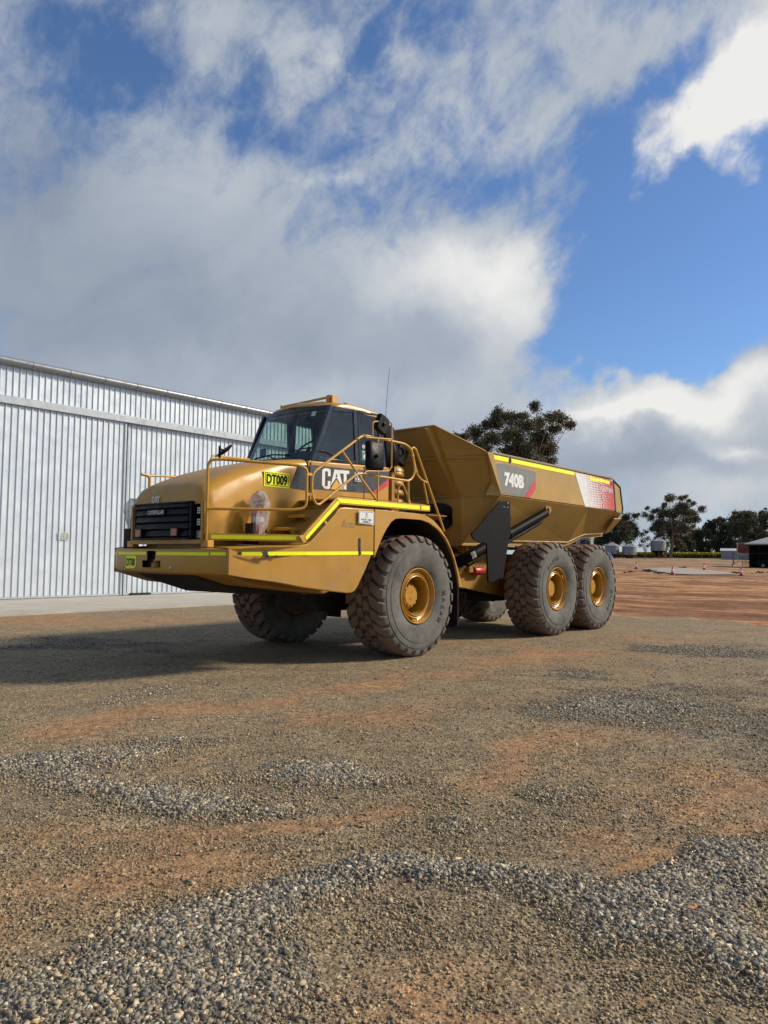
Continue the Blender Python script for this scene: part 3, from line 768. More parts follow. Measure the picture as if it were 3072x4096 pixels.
# interior
b = B(); b.add([(-1.36, -.7, 2.96), (-1.36, .7, 2.96), (-1.12, .7, 3.10), (-1.12, -.7, 3.10), (-1.0, .7, 2.95), (-1.0, -.7, 2.95)], [(0, 1, 2, 3), (3, 2, 4, 5)]); b.bb(-1.2, -.98, -.45, .1, 3.02, 3.14)
b.build('dashboard', [DASH], TR, bevel=.02, fixn=True)
b = B(); c = Vector((-.92, -.18, 3.24)); e1 = Vector((0, 1, 0)); e2 = Vector((.75, 0, .66)).normalized()
b.tube([tuple(c+e1*.22*math.cos(a)+e2*.22*math.sin(a)) for a in np.linspace(0, 2*PI, 25)[:-1]], .016, 8, closed=True)
b.tube([tuple(c+e1*.21), tuple(c), tuple(c-e1*.21)], .012, 6); b.tube([tuple(c), (-1.08, -.18, 3.02)], .03, 8); b.build('steering_wheel', [BLK], TR)
b = B(); b.bb(-.62, -.12, -.45, .08, 2.95, 3.08); b.box((-.10, -.18, 3.38), (.14, .50, .70), Matrix.Rotation(rad(10), 3, 'Y')); b.box((-.04, -.18, 3.74), (.09, .28, .14)); b.build('seat', [DASH], TR, bevel=.04, fixn=True)
b = B(); b.bb(-.95, .08, -.70, .70, 3.76, 3.80); b.build('headliner', [DASH], TR)
b = B(); b.tube([(-1.10, -.05, 3.78), (-1.12, -.05, 3.62), (-1.15, -.05, 3.10)], .02, 6); b.build('post', [BLK], TR)
b = B(); b.box((-1.28, .52, 3.18), (.03, .12, .12)); b.build('monitor', [BLK], TR)
# beacon and guard bar
b = B(); b.lathe([(.0, .10), (.055, .10), (.065, .08), (.065, 0), (.07, -.02), (0, -.02)], (-.82, -.52, 3.955), 'z', 18); bc = b.build('beacon', [ORL], TR, ang=40, fixn=True)
b = B(); b.lathe([(.075, -.04), (.075, -.015), (.0, -.015)], (-.82, -.52, 3.955), 'z', 14); b.build('beacon_base', [BLK], bc)
b = B(); b.box((-.87, -.02, 4.005), (.02, 1.18, .035), Matrix.Rotation(rad(-1.5), 3, 'X')); b.bb(-.88, -.76, -.63, -.60, 3.93, 4.035); b.bb(-.88, -.84, .55, .57, 3.93, 4.03); b.build('beacon_guard', [RAIL], TR)
b = B(); b.lathe([(.03, 0), (.03, .05), (0, .05)], (-.62, -.66, 3.9), 'z', 10); b.build('roof_stud', [BLK], TR)
# antenna
b = B(); pa = [hit(1543, 1655, 1, 0.1), hit(1550, 1560, 1, 0.1), hit(1559, 1468, 1, 0.1)]; b.tube([(pa[0][0], .1, 3.3)]+pa, [.0045, .0045, .004, .003], 5); b.build('antenna', [BLK], TR)

# ---- engine air cleaner and louvred stack behind the cab
b = B(); b.bb(.40, .47, -.80, -.74, 2.25, 3.03); b.bb(.40, .50, -.80, -.60, 2.93, 3.03); b.bb(.48, .53, -.76, .76, 2.2, 2.9); b.lathe([(.028, -.01), (.028, .01)], (.44, -.80, 2.93), 'y', 10)
b.build('stack_post', [YELU], TR, bevel=.006, fixn=True)
b = B()
for k, z in enumerate((2.46, 2.62, 2.78, 2.94)):
    b.lathe([(.20, -.065), (.235, -.06), (.255, -.035), (.25, -.0), (.235, .035), (.20, .05)], (.64, -.55, z), 'z', 22)
b.lathe([(.25, 2.97), (.24, 3.02), (.19, 3.07), (.10, 3.10), (0, 3.10)], (.64, -.55, 0), 'z', 22); b.lathe([(.17, 2.3), (.17, 3.05)], (.64, -.55, 0), 'z', 16)
b.build('exhaust_shroud', [YELU], TR, ang=50, fixn=True)
b = B(); b.lathe([(0, .32), (.13, .32), (.165, .27), (.20, .05), (.25, -.10), (.26, -.28), (.22, -.36), (.0, -.38)], (.44, -.60, 3.42), 'z', 8)
b.box((.72, -.62, 3.26), (.26, .30, .30), Matrix.Rotation(rad(25), 3, 'Y')); b.lathe([(.07, -.05), (.1, .0), (.12, .1)], (.66, -.74, 3.31), 'y', 12); b.tube([(.3, -.66, 3.12), (.75, -.66, 3.10)], .035, 8)
b.build('air_cleaner', [BLK], TR, bevel=.03, seg=3, ang=40, fixn=True)

# ---- dump body
BY = 1.70
zb, zt = 2.645, 3.375
b = B()
def bodyside(s):
    y = -s*BY
    # side panel (thin wall), upper outer face
    b.prism([(2.06, zt), (2.35, zb), (7.45, zb-.0), (7.80, 2.62), (7.84, 2.72), (7.70, 3.215), (7.33, zt-.03)], y, y+s*.10)
    # flare down to the floor
    f0 = (2.35, y, zb); f1 = (2.16, -s*1.02, 1.79); f2 = (6.34, -s*1.02, 1.86); f3 = (6.95, -s*1.10, 2.06); f4 = (7.84, -s*1.20, 2.12); f5 = (7.80, y, 2.60)
    b.slab([f0, (6.0, y, zb), f2, f1], .05, to=(0, s, 1)); b.slab([(6.0, y, zb), (7.44, y, zb-.002), f3, f2], .05, to=(0, s, 1)); b.slab([(7.44, y, zb-.002), f5, f4, f3], .05, to=(0, s, 1))
    b.tube([f0, f1], .03, 6); b.bb(2.33, 7.44, min(y, y+s*.3), max(y, y+s*.3), zb-.004, zb+.03)
both(bodyside)
# floor
b.slab([(2.16, 1.02, 1.79), (2.16, -1.02, 1.79), (6.34, -1.02, 1.86), (6.34, 1.02, 1.86)], .05)
b.slab([(6.34, 1.02, 1.86), (6.34, -1.02, 1.86), (6.95, -1.10, 2.06), (6.95, 1.10, 2.06)], .05)
b.slab([(6.95, 1.10, 2.06), (6.95, -1.10, 2.06), (7.84, -1.20, 2.12), (7.84, 1.20, 2.12)], .05)
# front wall: centre and swept wings, with the spill guard above
F = {0: [(2.16, 1.02, 1.79), (2.0, 1.10, 2.63), (1.53, 1.10, 3.28), (1.20, 1.10, 3.80)], 1: [(2.16, 1.02, 1.79), (2.33, 1.68, 2.645), (1.98, 1.69, 3.30), (1.88, 1.70, 3.375)]}
for k in range(3):
    a, c = F[0][k], F[0][k+1]
    b.slab([(a[0], -a[1], a[2]), (a[0], a[1], a[2]), (c[0], c[1], c[2]), (c[0], -c[1], c[2])], -.045)
def wing(s):
    for k in range(3):
        a, c = F[0][k], F[0][k+1]; d, e = F[1][k], F[1][k+1]
        if k == 0: b.slab([(a[0], -s*a[1], a[2]), (c[0], -s*c[1], c[2]), (e[0], -s*e[1], e[2])], -.045*s)
        else: b.slab([(a[0], -s*a[1], a[2]), (c[0], -s*c[1], c[2]), (e[0], -s*e[1], e[2]), (d[0], -s*d[1], d[2])], -.045*s)
    # corner post plate
    b.slab([(1.88, -s*1.705, 3.375), (2.07, -s*1.71, 3.385), (2.36, -s*1.71, 2.64), (2.08, -s*1.55, 2.64), (2.17, -s*1.62, 2.88)], .05*s)
both(wing)
body = b.build('dump_box', [YELB], TR, bevel=.007, fixn=True, smooth=False)
# top rail
b = B()
for s in (1, -1):
    b = B(); b.bb(2.06, 7.30, min(-s*(BY+.012), -s*(BY-.12)), max(-s*(BY+.012), -s*(BY-.12)), zt-.012, zt+.035)
    b.build('top_rail', [mat('scraped_rail', (.24, .17, .10), .6, var=.2, dust=.4, dustcol=(.2, .12, .08), vs=5)], TR, bevel=.012)
# ribs on the front wall
def rib(s):
    b = B()
    pts = [(1.20, 3.80), (1.53, 3.28), (2.0, 2.66)]; dp = [.15, .10, .015]; wd = [.045, .05, .02]
    vs = []
    for (x, z), d, w in zip(pts, dp, wd):
        yc = -s*.98; vs += [(x+.01, yc-w, z), (x-d*.85, yc-w*.5, z-d*.35), (x-d*.85, yc+w*.5, z-d*.35), (x+.01, yc+w, z)]
    b.add(vs, [(i*4+k, i*4+(k+1) % 4, (i+1)*4+(k+1) % 4, (i+1)*4+k) for i in range(2) for k in range(4)]+[(0, 1, 2, 3), (11, 10, 9, 8)])
    b.build('rib', [YELB], TR, fixn=True, ang=20)
both(rib)
b = B(); b.tube([(1.51, -1.10, 3.28), (1.51, 1.10, 3.28)], .022, 6); b.tube([(1.51, -1.10, 3.28), (1.96, -1.69, 3.30)], .022, 6); b.tube([(1.51, 1.10, 3.28), (1.96, 1.69, 3.30)], .022, 6)
b.tube([(1.19, -1.10, 3.80), (1.19, 1.10, 3.80)], .02, 6); b.tube([(1.19, -1.10, 3.80), (1.88, -1.70, 3.385)], .018, 6); b.tube([(1.19, 1.10, 3.80), (1.88, 1.70, 3.385)], .018, 6)
b.tube([(1.99, -1.10, 2.63), (1.99, 1.10, 2.63)], .018, 6); b.tube([(1.99, -1.1, 2.63), (2.34, -1.68, 2.64)], .018, 6); b.tube([(1.99, 1.1, 2.63), (2.34, 1.68, 2.64)], .018, 6)
b.build('stiffener', [YELB], TR)
# tail flanges, rolled dark edge
for s in (1, -1):
    b = B(); y = -s*(BY+.006)
    b.tube([(7.33, y, zt-.03), (7.70, y, 3.215), (7.845, y, 2.72), (7.81, y, 2.60)], .018, 6)
    b.prism([(7.31, zt), (7.345, zt), (7.465, zb-.03), (7.43, zb-.03)], -s*(BY+.002), -s*(BY+.014))
    b.build('tail_edge', [mat('tail_rust', (.05, .03, .022), .8)], TR, fixn=True)
    b = B(); b.slab([(7.44, -s*1.66, 2.48), (7.82, -s*1.66, 2.50), (7.86, -s*1.36, 2.2), (7.62, -s*1.33, 2.15)], .03*s)
    b.build('tail_gusset', [YELB], TR, fixn=True)
    b = B(); b.tube([(3.0, -s*1.05, 1.86), (6.3, -s*1.05, 1.90), (6.95, -s*1.14, 2.09), (7.8, -s*1.22, 2.14)], .022, 6); b.build('floor_seam', [YELB], TR)
# decals on the side panels
def bodydecals(s):
    y = -s*(BY+.003); y2 = -s*(BY+.005)
    sg = 1 if s > 0 else -1
    b = B(); n_ = 16; vs = []
    for i in range(n_+1):
        x = 2.115+(5.33-2.115)*i/n_; vs += [(x, y2, 3.275-.0*i), (x, y2, 3.352)]
    b.add(vs, [(2*i, 2*i+2, 2*i+3, 2*i+1) for i in range(n_)]); b.build('reflective_strip', [TAPE], body, smooth=False)
    for (hx_, hz_, hr_) in ((2.70, 3.31, .05), (7.22, 3.26, .04)):
        b = B(); b.lathe([(.0, -.0), (hr_, 0)], (hx_, -s*(BY+.0075), hz_), 'y', 20); b.build('drain_hole', [RUST], body, smooth=False)
    b = B(); b.prism([(2.175, 3.195), (2.50, 3.235), (3.665, 3.19), (3.665, 3.05), (3.22, 2.675), (2.37, 2.69)], y, -s*(BY+.0034)); md = b.build('model_decal', [DECGB], body, smooth=False, fixn=True)
    b = B(); b.prism([(3.665, 3.05), (3.665, 2.86), (3.44, 2.67), (3.225, 2.675)], -s*(BY+.0036), -s*(BY+.0046)); b.build('red_stripe', [DECR], body, smooth=False, fixn=True)
    side_text(s, '740B', WHT, 2.50, 3.21, 2.82, 3.085, BY+.0055, md, .06)
    # hire company decal
    b = B(); b.prism([(5.35, 3.345), (7.28, 3.335), (7.42, 2.665), (5.84, 2.655)], y, -s*(BY+.0034)); hd_ = b.build('hire_decal', [WHT], body, smooth=False, fixn=True)
    b = B(); b.prism([(6.55, 3.34), (7.275, 3.33), (7.412, 2.67), (6.72, 2.66)], -s*(BY+.0038), -s*(BY+.0045)); b.build('red_field', [DECRF], hd_, smooth=False, fixn=True)
    b = B()
    for r in range(13):
        z = 2.69+r*.052
        fr_ = (z-2.66)/.68
        for c in range(14):
            x = 5.58+.43*(1-fr_)+c*.078+(.039 if r % 2 else 0)
            t = c/13; lim = 6.56+.17*(1-fr_)
            if x > lim+.02: continue
            w = .012+.052*t; h = .012+.034*t**.7
            if c < 3 and random.random() < .35: continue
            b.add([(x-w/2, 0, z-h/2), (x+w/2, 0, z-h/2), (x+w/2, 0, z+h/2), (x-w/2, 0, z+h/2)], [(0, 1, 2, 3)])
    b.v = [(q[0], -s*(BY+.0040), q[2]) for q in b.v]; b.build('red_dots', [DECRF], hd_, smooth=False)
    b = B()
    for r in range(13):
        z = 2.69+r*.052
        for c in range(6):
            x = 6.62+.14*(1-(z-2.66)/.68)+c*.078+(.039 if r % 2 else 0); w = .034*(1-c/6.)+.006; h = .040*(1-c/7.)
            b.add([(x-w/2, 0, z-h/2), (x+w/2, 0, z-h/2), (x+w/2, 0, z+h/2), (x-w/2, 0, z+h/2)], [(0, 1, 2, 3)])
    b.v = [(q[0], -s*(BY+.0052), q[2]) for q in b.v]; b.build('white_dots', [WHT], hd_, smooth=False)
    side_text(s, 'PLANTMAN', WHT, 6.60, 7.26, 3.045, 3.15, BY+.0055, hd_, .015)
    vs = []; b = B()
    for i in range(19):
        x = 6.06+(7.11-6.06)*i/18; vs += [(x, y2-s*.0012, 3.245+random.uniform(-.012, .012)), (x, y2-s*.0012, 3.318+random.uniform(-.012, .01))]
    b.add(vs, [(2*i, 2*i+2, 2*i+3, 2*i+1) for i in range(18)]); b.build('worn_reflective_strip', [TAPEW], body, smooth=False)
DECRF = mat('faded_red_decal', (.50, .06, .06), .5, var=.12, dust=.2, dustcol=(.34, .15, .12), vs=5, streak=.2)
both(bodydecals)

# ---- dirt load edge inside the body
b = B()
for k in range(40):
    t = k/39; r_ = .05
    b.lathe([(0, -.03), (.10, -.02), (.05, .05+.04*random.random()), (0, .06)], (1.75+4.5*t, 1.2+random.uniform(-.2, .2), 3.34), 'z', 6)
b.box((1.62, -1.02, 3.66), (.10, .05, .05))
b.build('load_residue', [mat('red_soil_mat', (.20, .11, .07), .9)], TR, fixn=True)

# ---- rock guard / black mud flap ahead of the rear wheels, hoist, frame
def flap(s):
    P = [(2.31, 2.52), (2.34, 2.545), (2.65, 2.555), (2.685, 2.53), (2.69, 2.3), (2.645, 2.04), (2.565, 1.79), (2.47, 1.45), (2.30, 1.15), (2.02, 1.09), (1.95, 1.12), (1.90, 1.76), (1.53, 1.82), (1.45, 1.87), (1.42, 1.92)]
    b = B(); b.prism(P, -s*1.69, -s*1.72)
    b.prism([(2.565, 1.79), (2.645, 2.04), (2.69, 2.3), (2.73, 2.3), (2.68, 2.0), (2.46, 1.17), (2.36, 1.15), (2.32, 1.17)], -s*1.715, -s*1.69)
    fl = b.build('rock_guard', [GUARD], TR, bevel=.006, fixn=True)
    q = B()
    for (x, z) in ((2.60, 2.52), (2.46, 2.44), (2.59, 2.44)): q.lathe([(0, -.008), (.014, -.006), (.016, 0)], (x, -s*1.721, z), 'y', 8)
    q.build('bolt', [STEEL], fl)
both(flap)
def hoist(s):
    h0 = hit(1832, 2250, 1, -1.12); h1 = hit(2192, 2046, 1, -1.66); a = Vector((h0[0], -s*1.12, h0[2])); c = Vector((h1[0], -s*1.66, h1[2])); d = (c-a)
    b = B(); b.tube([tuple(a), tuple(a+d*.52)], .105, 16); b.tube([tuple(a+d*.52), tuple(a+d*.56)], .115, 16)
    b.tube([tuple(a+d*.05+Vector((0, -s*.10, -.12))), tuple(a+d*.5+Vector((0, -s*.10, -.12)))], .018, 8); b.tube([tuple(a+d*.05), tuple(a+d*.05+Vector((0, -s*.12, -.12)))], .035, 8)
    b.tube([tuple(a+d*.5), tuple(a+d*.97)], .085, 16)
    b.tube([tuple(a+d*.5+Vector((0, -s*.02, -.13))), tuple(a+d*.88+Vector((0, -s*.02, -.12))), tuple(a+d*.95)], .04, 8)
    h = b.build('hoist_cylinder', [BLK], TR, ang=50)
    q = B(); rr_ = .108; ax = d.normalized(); u = ax.cross(Vector((0, 0, 1))).normalized(); w = u.cross(ax)
    vs = []
    for i in range(2):
        for k in range(7):
            t = rad(-25+k*11) if s > 0 else rad(150+k*11)
            vs.append(tuple(a+d*(.10+.045*i)+(u*(math.cos(t))+w*math.sin(t))*rr_))
    q.add(vs, [(k, k+1, 8+k, 7+k) for k in range(6)]); q.build('warning_label', [WHT], h)
    q = B(); X_, Z_ = c.x+.06, c.z+.03; q.box((X_, -s*1.62, Z_+.04), (.18, .03, .22)); q.box((X_, -s*1.50, Z_+.04), (.18, .03, .2)); q.lathe([(0, -.06), (.05, -.06), (.05, .10)], (X_, -s*1.62, Z_), 'y', 14); q.tube([(X_+.05, -s*1.66, Z_), (X_+.13, -s*1.62, Z_+.05), (X_+.18, -s*1.55, Z_+.02)], .012, 6)
    q.build('hoist_bracket', [YELU], TR, bevel=.01, fixn=True)
    q = B(); q.tube([tuple(a+d*.9+Vector((0, 0, -.1))), (3.7, -s*1.42, 2.08), (3.1, -s*1.2, 1.82)], .009, 6); q.build('hydraulic_line', [RUB], TR)
both(hoist)
b = B()
for s in (1, -1):
    b.bb(2.45, 7.3, -s*.60-.02, -s*.60+.02, 1.20, 1.60)
    b.bb(2.45, 7.3, min(-s*.60, -s*.44), max(-s*.60, -s*.44), 1.58, 1.61)
    b.prism([(2.45, 1.20), (2.45, .95), (2.85, .94), (4.3, .74), (6.6, .74), (6.6, 1.1), (4.0, 1.22)], -s*.60, -s*.56)
    b.bb(2.55, 4.8, min(-s*.64, -s*.48), max(-s*.64, -s*.48), 1.70, 1.765)
b.bb(2.45, 2.6, -.60, .60, 1.0, 1.6)
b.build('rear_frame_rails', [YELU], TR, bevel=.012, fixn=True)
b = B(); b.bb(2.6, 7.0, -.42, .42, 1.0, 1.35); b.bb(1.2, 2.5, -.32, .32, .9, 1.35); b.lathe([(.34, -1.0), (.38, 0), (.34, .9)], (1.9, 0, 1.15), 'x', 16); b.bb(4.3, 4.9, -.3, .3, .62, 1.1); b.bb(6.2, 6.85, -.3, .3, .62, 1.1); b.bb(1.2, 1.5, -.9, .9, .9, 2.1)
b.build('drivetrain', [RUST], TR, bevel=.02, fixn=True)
b = B(); b.bb(2.62, 2.92, -.74, -.60, 1.63, 1.79); b.bb(2.66, 2.72, -.78, -.72, 1.50, 1.8); b.bb(2.84, 2.9, -.78, -.72, 1.50, 1.8); b.build('hitch_bracket', [YELU], TR, bevel=.01)
b = B(); b.lathe([(0, 0), (.075, 0), (.085, .02), (.085, .30), (.07, .33), (0, .33)], (3.05, -.68, 1.27), 'x', 14); b.build('red_reservoir', [REDP], TR, ang=50, fixn=True)
b = B(); b.bb(2.86, 3.0, -.72, -.60, 1.24, 1.34); b.build('reservoir_bracket', [YELU], TR, bevel=.008)
b = B()
for x in (4.59, 6.534):
    b.lathe([(.14, -1.0), (.17, -.4), (.30, -.2), (.30, .2), (.17, .4), (.14, 1.0)], (x, 0, .93), 'y', 16)
b.bb(4.3, 6.85, -.52, -.42, .80, 1.0); b.bb(4.3, 6.85, .42, .52, .80, 1.0); b.build('rear_axles', [RUST], TR, fixn=True)
hp = bend([(1.2, -.72, 2.36), (1.85, -.8, 2.42), (2.12, -.8, 2.36), (2.10, -.78, 2.2), (1.80, -.72, 1.98)], .18, 8)
b = B(); P_ = []; 
for i in range(len(hp)-1):
    for k in range(3): P_.append(tuple(Vector(hp[i]).lerp(Vector(hp[i+1]), k/3)))
b.tube(P_, [.095 if i % 2 else .083 for i in range(len(P_))], 14); b.build('intake_hose', [RUB], TR, ang=25)
b = B(); b.tube(bend([(1.1, -.9, 2.0), (1.5, -.95, 2.18), (1.75, -.9, 2.05), (1.7, -.8, 1.8)], .1), .028, 8); b.tube(bend([(1.1, -.7, 1.9), (1.6, -.75, 2.05), (1.9, -.7, 1.85), (2.0, -.6, 1.6)], .1), .022, 8); b.tube([(1.3, -1.0, 1.3), (1.9, -1.02, 1.45)], .03, 8); b.build('hose_bundle', [RUB], TR)

# ---- wheels
TREAD = mat('tyre_tread', (.20, .142, .108), .9, var=.3, dust=.6, dustcol=(.25, .165, .115), vs=6, bumpd=.004, spec=.25)
SIDEW = mat('tyre_sidewall', (.115, .115, .106), .8, var=.28, dust=.55, dustcol=(.19, .18, .155), vs=4.2, bumpd=.003, spec=.2)
SIDED = mat('tyre_letter', (.022, .022, .022), .6, var=.2, vs=8)
def tyre_profile():
    h = [(.435, -.30), (.455, -.335), (.50, -.358), (.56, -.376), (.64, -.386), (.70, -.386), (.715, -.385), (.722, -.378), (.76, -.376), (.80, -.370), (.806, -.363), (.845, -.352), (.862, -.335), (.872, -.30), (.874, -.15)]
    return h+[(r, -y) for r, y in reversed(h)]
def build_tyre(parent):
    b = B(); pr = tyre_profile(); mis = []
    for i in range(len(pr)-1):
        r = (pr[i][0]+pr[i+1][0])/2; mis.append(0 if r > .866 else 1)
    b.lathe(pr, (0, 0, 0), 'y', 96, mis=mis)
    NL = 28; pit = 2*PI/NL
    for k in range(NL):
        for s in (-1, 1):
            base = k*pit+(pit*.5 if s > 0 else 0)
            # shoulder lug: path across the shoulder
            path = [(.135, .934), (.20, .9345), (.27, .932), (.325, .921), (.362, .895), (.377, .862), (.380, .838)]
            bot = [(.135, .872), (.20, .872), (.27, .872), (.325, .866), (.350, .86), (.362, .845), (.368, .832)]
            sk = [-.42, -.25, .0, .14, .16, .16, .16]
            wd = [.66, .74, .76, .74, .68, .60, .50]
            jit = random.uniform(-.004, .004)
            vs = []
            for (yy, r), (yb_, rb), q, w in zip(path, bot, sk, wd):
                for sgn in (-1, 1):
                    t = base+pit*q*1.0+sgn*w*pit*.5*.90+jit; vs.append((r*math.cos(t), s*yy, r*math.sin(t)))
                for sgn in (-1, 1):
                    t = base+pit*q*1.0+sgn*w*pit*.5*1.08+jit; vs.append((rb*math.cos(t), s*yb_, rb*math.sin(t)))
            m = len(path); fs = []; mi = []
            for i in range(m-1):
                a = i*4; c = a+4
                fs += [(a, a+1, c+1, c)]; mi.append(0 if i < 4 else 1)
                fs += [(a, c, c+2, a+2), (a+1, a+3, c+3, c+1)]; mi += [0, 0]
            fs += [(0, 2, 3, 1), ((m-1)*4, (m-1)*4+1, (m-1)*4+3, (m-1)*4+2)]; mi += [0, 1]
            if s < 0: fs = [tuple(reversed(f)) for f in fs]
            o = len(b.v); b.v.extend(vs)
            for f, q in zip(fs, mi): b.f.append(tuple(j+o for j in f)); b.m.append(q)
            # centre blocks, chevron hexagons
            for row in range(1):
                tc = base+pit*(-.93); 
                hexa = [(.005, -.36), (.062, -.50), (.125, -.28), (.128, .34), (.066, .30), (.008, .42)]
                vs = []
                for (yy, q) in hexa:
                    yc = .066; yy2 = yc+(yy-yc)*.88; q2 = q*.86; t = tc+pit*(q2+(.066-yy2)*.0); vs.append((.935*math.cos(t), s*yy2, .935*math.sin(t)))
                for (yy, q) in hexa:
                    t = tc+pit*q; vs.append((.870*math.cos(t), s*yy, .882*math.sin(t)))
                fs = [tuple(range(6))]+[(i, 6+i, 6+(i+1) % 6, (i+1) % 6) for i in range(6)]
                if s > 0: fs = [tuple(reversed(f)) for f in fs]
                b.add(vs, fs, 0)
    return b.build('tyre', [TREAD, SIDEW], parent, ang=30, fixn=False)
def build_wheel():
    b = B()
    prof = [(.405, -.20), (.425, -.29), (.432, -.328), (.428, -.340), (.418, -.342), (.408, -.332), (.398, -.30), (.384, -.268), (.362, -.256), (.350, -.268), (.346, -.288), (.338, -.294), (.328, -.290), (.324, -.276), (.318, -.276), (.312, -.300), (.302, -.306), (.293, -.298), (.288, -.27), (.285, -.05), (.27, .02)]
    b.lathe(prof, (0, 0, 0), 'y', 72)
    back = [(.435, .33), (.43, .345), (.415, .335), (.38, .27), (.35, .24), (.345, .05), (.27, .02)]
    b.lathe(list(reversed(back)), (0, 0, 0), 'y', 48)
    # locking key and valve
    b.box((.05, -.285, -.372), (.075, .05, .035)); b.box((.10, -.30, -.345), (.05, .03, .03)); b.tube([(.02, -.28, .27), (.06, -.27, .272), (.10, -.20, .268)], .007, 6); b.box((.0, -.2, .272), (.10, .07, .018))
    w = b.build('wheel', [RIMM], None, ang=32, fixn=True)
    h = B(); h.lathe([(0, -.085), (.145, -.085), (.152, -.078), (.155, -.055), (.165, -.052), (.168, -.01), (.195, -.004), (.215, .0), (.218, .10), (.285, .13)], (0, 0, 0), 'y', 48)
    for k in range(24):
        a = 2*PI*k/24; h.lathe([(0, -.030), (.012, -.030), (.014, -.0)], (.192*math.cos(a), 0, .192*math.sin(a)), 'y', 6)
    for k in range(12):
        a = 2*PI*k/12; h.box((.158*math.cos(a), -.062, .158*math.sin(a)), (.028, .026, .045), Matrix.Rotation(-a, 3, 'Y'))
    for z in (-.06, .06): h.box((0, -.087, z), (.006, .006, .05))
    h.xf(Matrix.Translation((0, -.115, 0)))
    h.build('hub', [RIMM], w, ang=32, fixn=True)
    dr_ = B(); dr_.lathe([(0, .10), (.22, .10), (.24, .14), (.24, .30), (.12, .31), (0, .31)], (0, 0, 0), 'y', 24); dr_.build('brake_drum', [RUST], w, ang=40, fixn=True)
    build_tyre(w)
    # raised maker's lettering curved on the sidewall
    lb = B(); word = 'MAXAM'; R0 = .575; step = rad(10.5)
    for side in (-1,):
        for i, ch in enumerate(word):
            a = (len(word)-1)/2*step-i*step
            q = B(); text(ch, '', None, (-.035, -.3885, 0), (1, 0, 0), (0, 0, 1), .07, .085, .002, add=q, bold=.025)
            # top of the letter points outward
            Mx = Matrix.Rotation(-(a-PI/2), 4, 'Y') @ Matrix.Translation((0, 0, R0)); q.xf(Mx); lb.add(q.v, q.f)
    lb.build('lettering', [SIDED], w, smooth=False)
    return w
w0_ = build_wheel()
def wheel_copy(src):
    c = src.copy(); COL.objects.link(c)
    for ch in list(src.children):
        d = ch.copy(); COL.objects.link(d); d.parent = c
    return c
spots = [(0, -1.345, 18), (0, 1.345, 50), (4.59, -1.345, -117), (6.534, -1.345, 32), (4.59, 1.345, 150), (6.534, 1.345, 250)]
for i, (x, y, a) in enumerate(spots):
    w = w0_ if i == 0 else wheel_copy(w0_)
    w.parent = TR; w.matrix_parent_inverse = Matrix.Translation(-TR.location)
    w.location = (x, y, .925); w.rotation_mode = 'ZYX' if False else 'XYZ'
    w.rotation_euler = (0, rad(a), PI if y > 0 else 0)

# ---- fire extinguishers carried on the truck, bagged
BAG = glass_mat('clear_plastic', (.82, .82, .82), .72, .12, (.72, .68, .67))
def extinguisher(x, y, z, lab, lean):
    t = empty('fire_extinguisher', (x, y, z)); tag(t, lab, 'fire extinguisher')
    def P(q): return q
    b = B(); b.lathe([(0, 0), (.075, 0), (.085, .02), (.085, .36), (.07, .42), (.03, .45), (.028, .48), (0, .48)], (x, y, z), 'z', 20); b.build('cylinder', [REDP], t, ang=40, fixn=True)
    b = B(); b.lathe([(.0868, .24), (.0868, .31)], (x, y, z), 'z', 20); b.build('label_band', [WHT], t)
    b = B(); b.tube([(x-.06, y, z+.50), (x+.07, y, z+.53)], .013, 6); b.tube(bend([(x+.03, y, z+.49), (x+.12, y-.03, z+.42), (x+.11, y-.05, z+.1)], .05), .012, 6); b.build('valve_and_hose', [BLK], t)
    b = B(); b.bb(x-.16, x-.11, y-.10, y+.06, z-.05, z+.22); b.bb(x-.12, x+.10, y+.085, y+.10, z-.05, z+.2); b.build('bracket', [RUST], t, bevel=.004)
    b = B(); vs = []; nn_ = 18; prof = [(.05, -.0), (.10, .05), (.115, .2), (.125, .35), (.14, .47), (.125, .56), (.10, .60), (.05, .66), (.01, .62)]
    for i, (r, h) in enumerate(prof):
        for k in range(nn_):
            a = 2*PI*k/nn_; rr = r*(1+.16*math.sin(3*a+i*1.3)+random.uniform(-.12, .12)); vs.append((x+rr*math.cos(a)+lean*h*.12, y+rr*math.sin(a)*.9, z+h+random.uniform(-.01, .01)))
    b.add(vs, [(i*nn_+k, i*nn_+(k+1) % nn_, (i+1)*nn_+(k+1) % nn_, (i+1)*nn_+k) for i in range(len(prof)-1) for k in range(nn_)]); b.build('plastic_bag', [BAG], t, smooth=False)
extinguisher(-2.66, -1.0, 1.72, 'red fire extinguisher in a clear plastic bag behind the walkway rail beside the bonnet', .5)
extinguisher(-3.22, 1.02, 1.66, 'red fire extinguisher in a plastic bag on the far end of the front bumper', -.6)

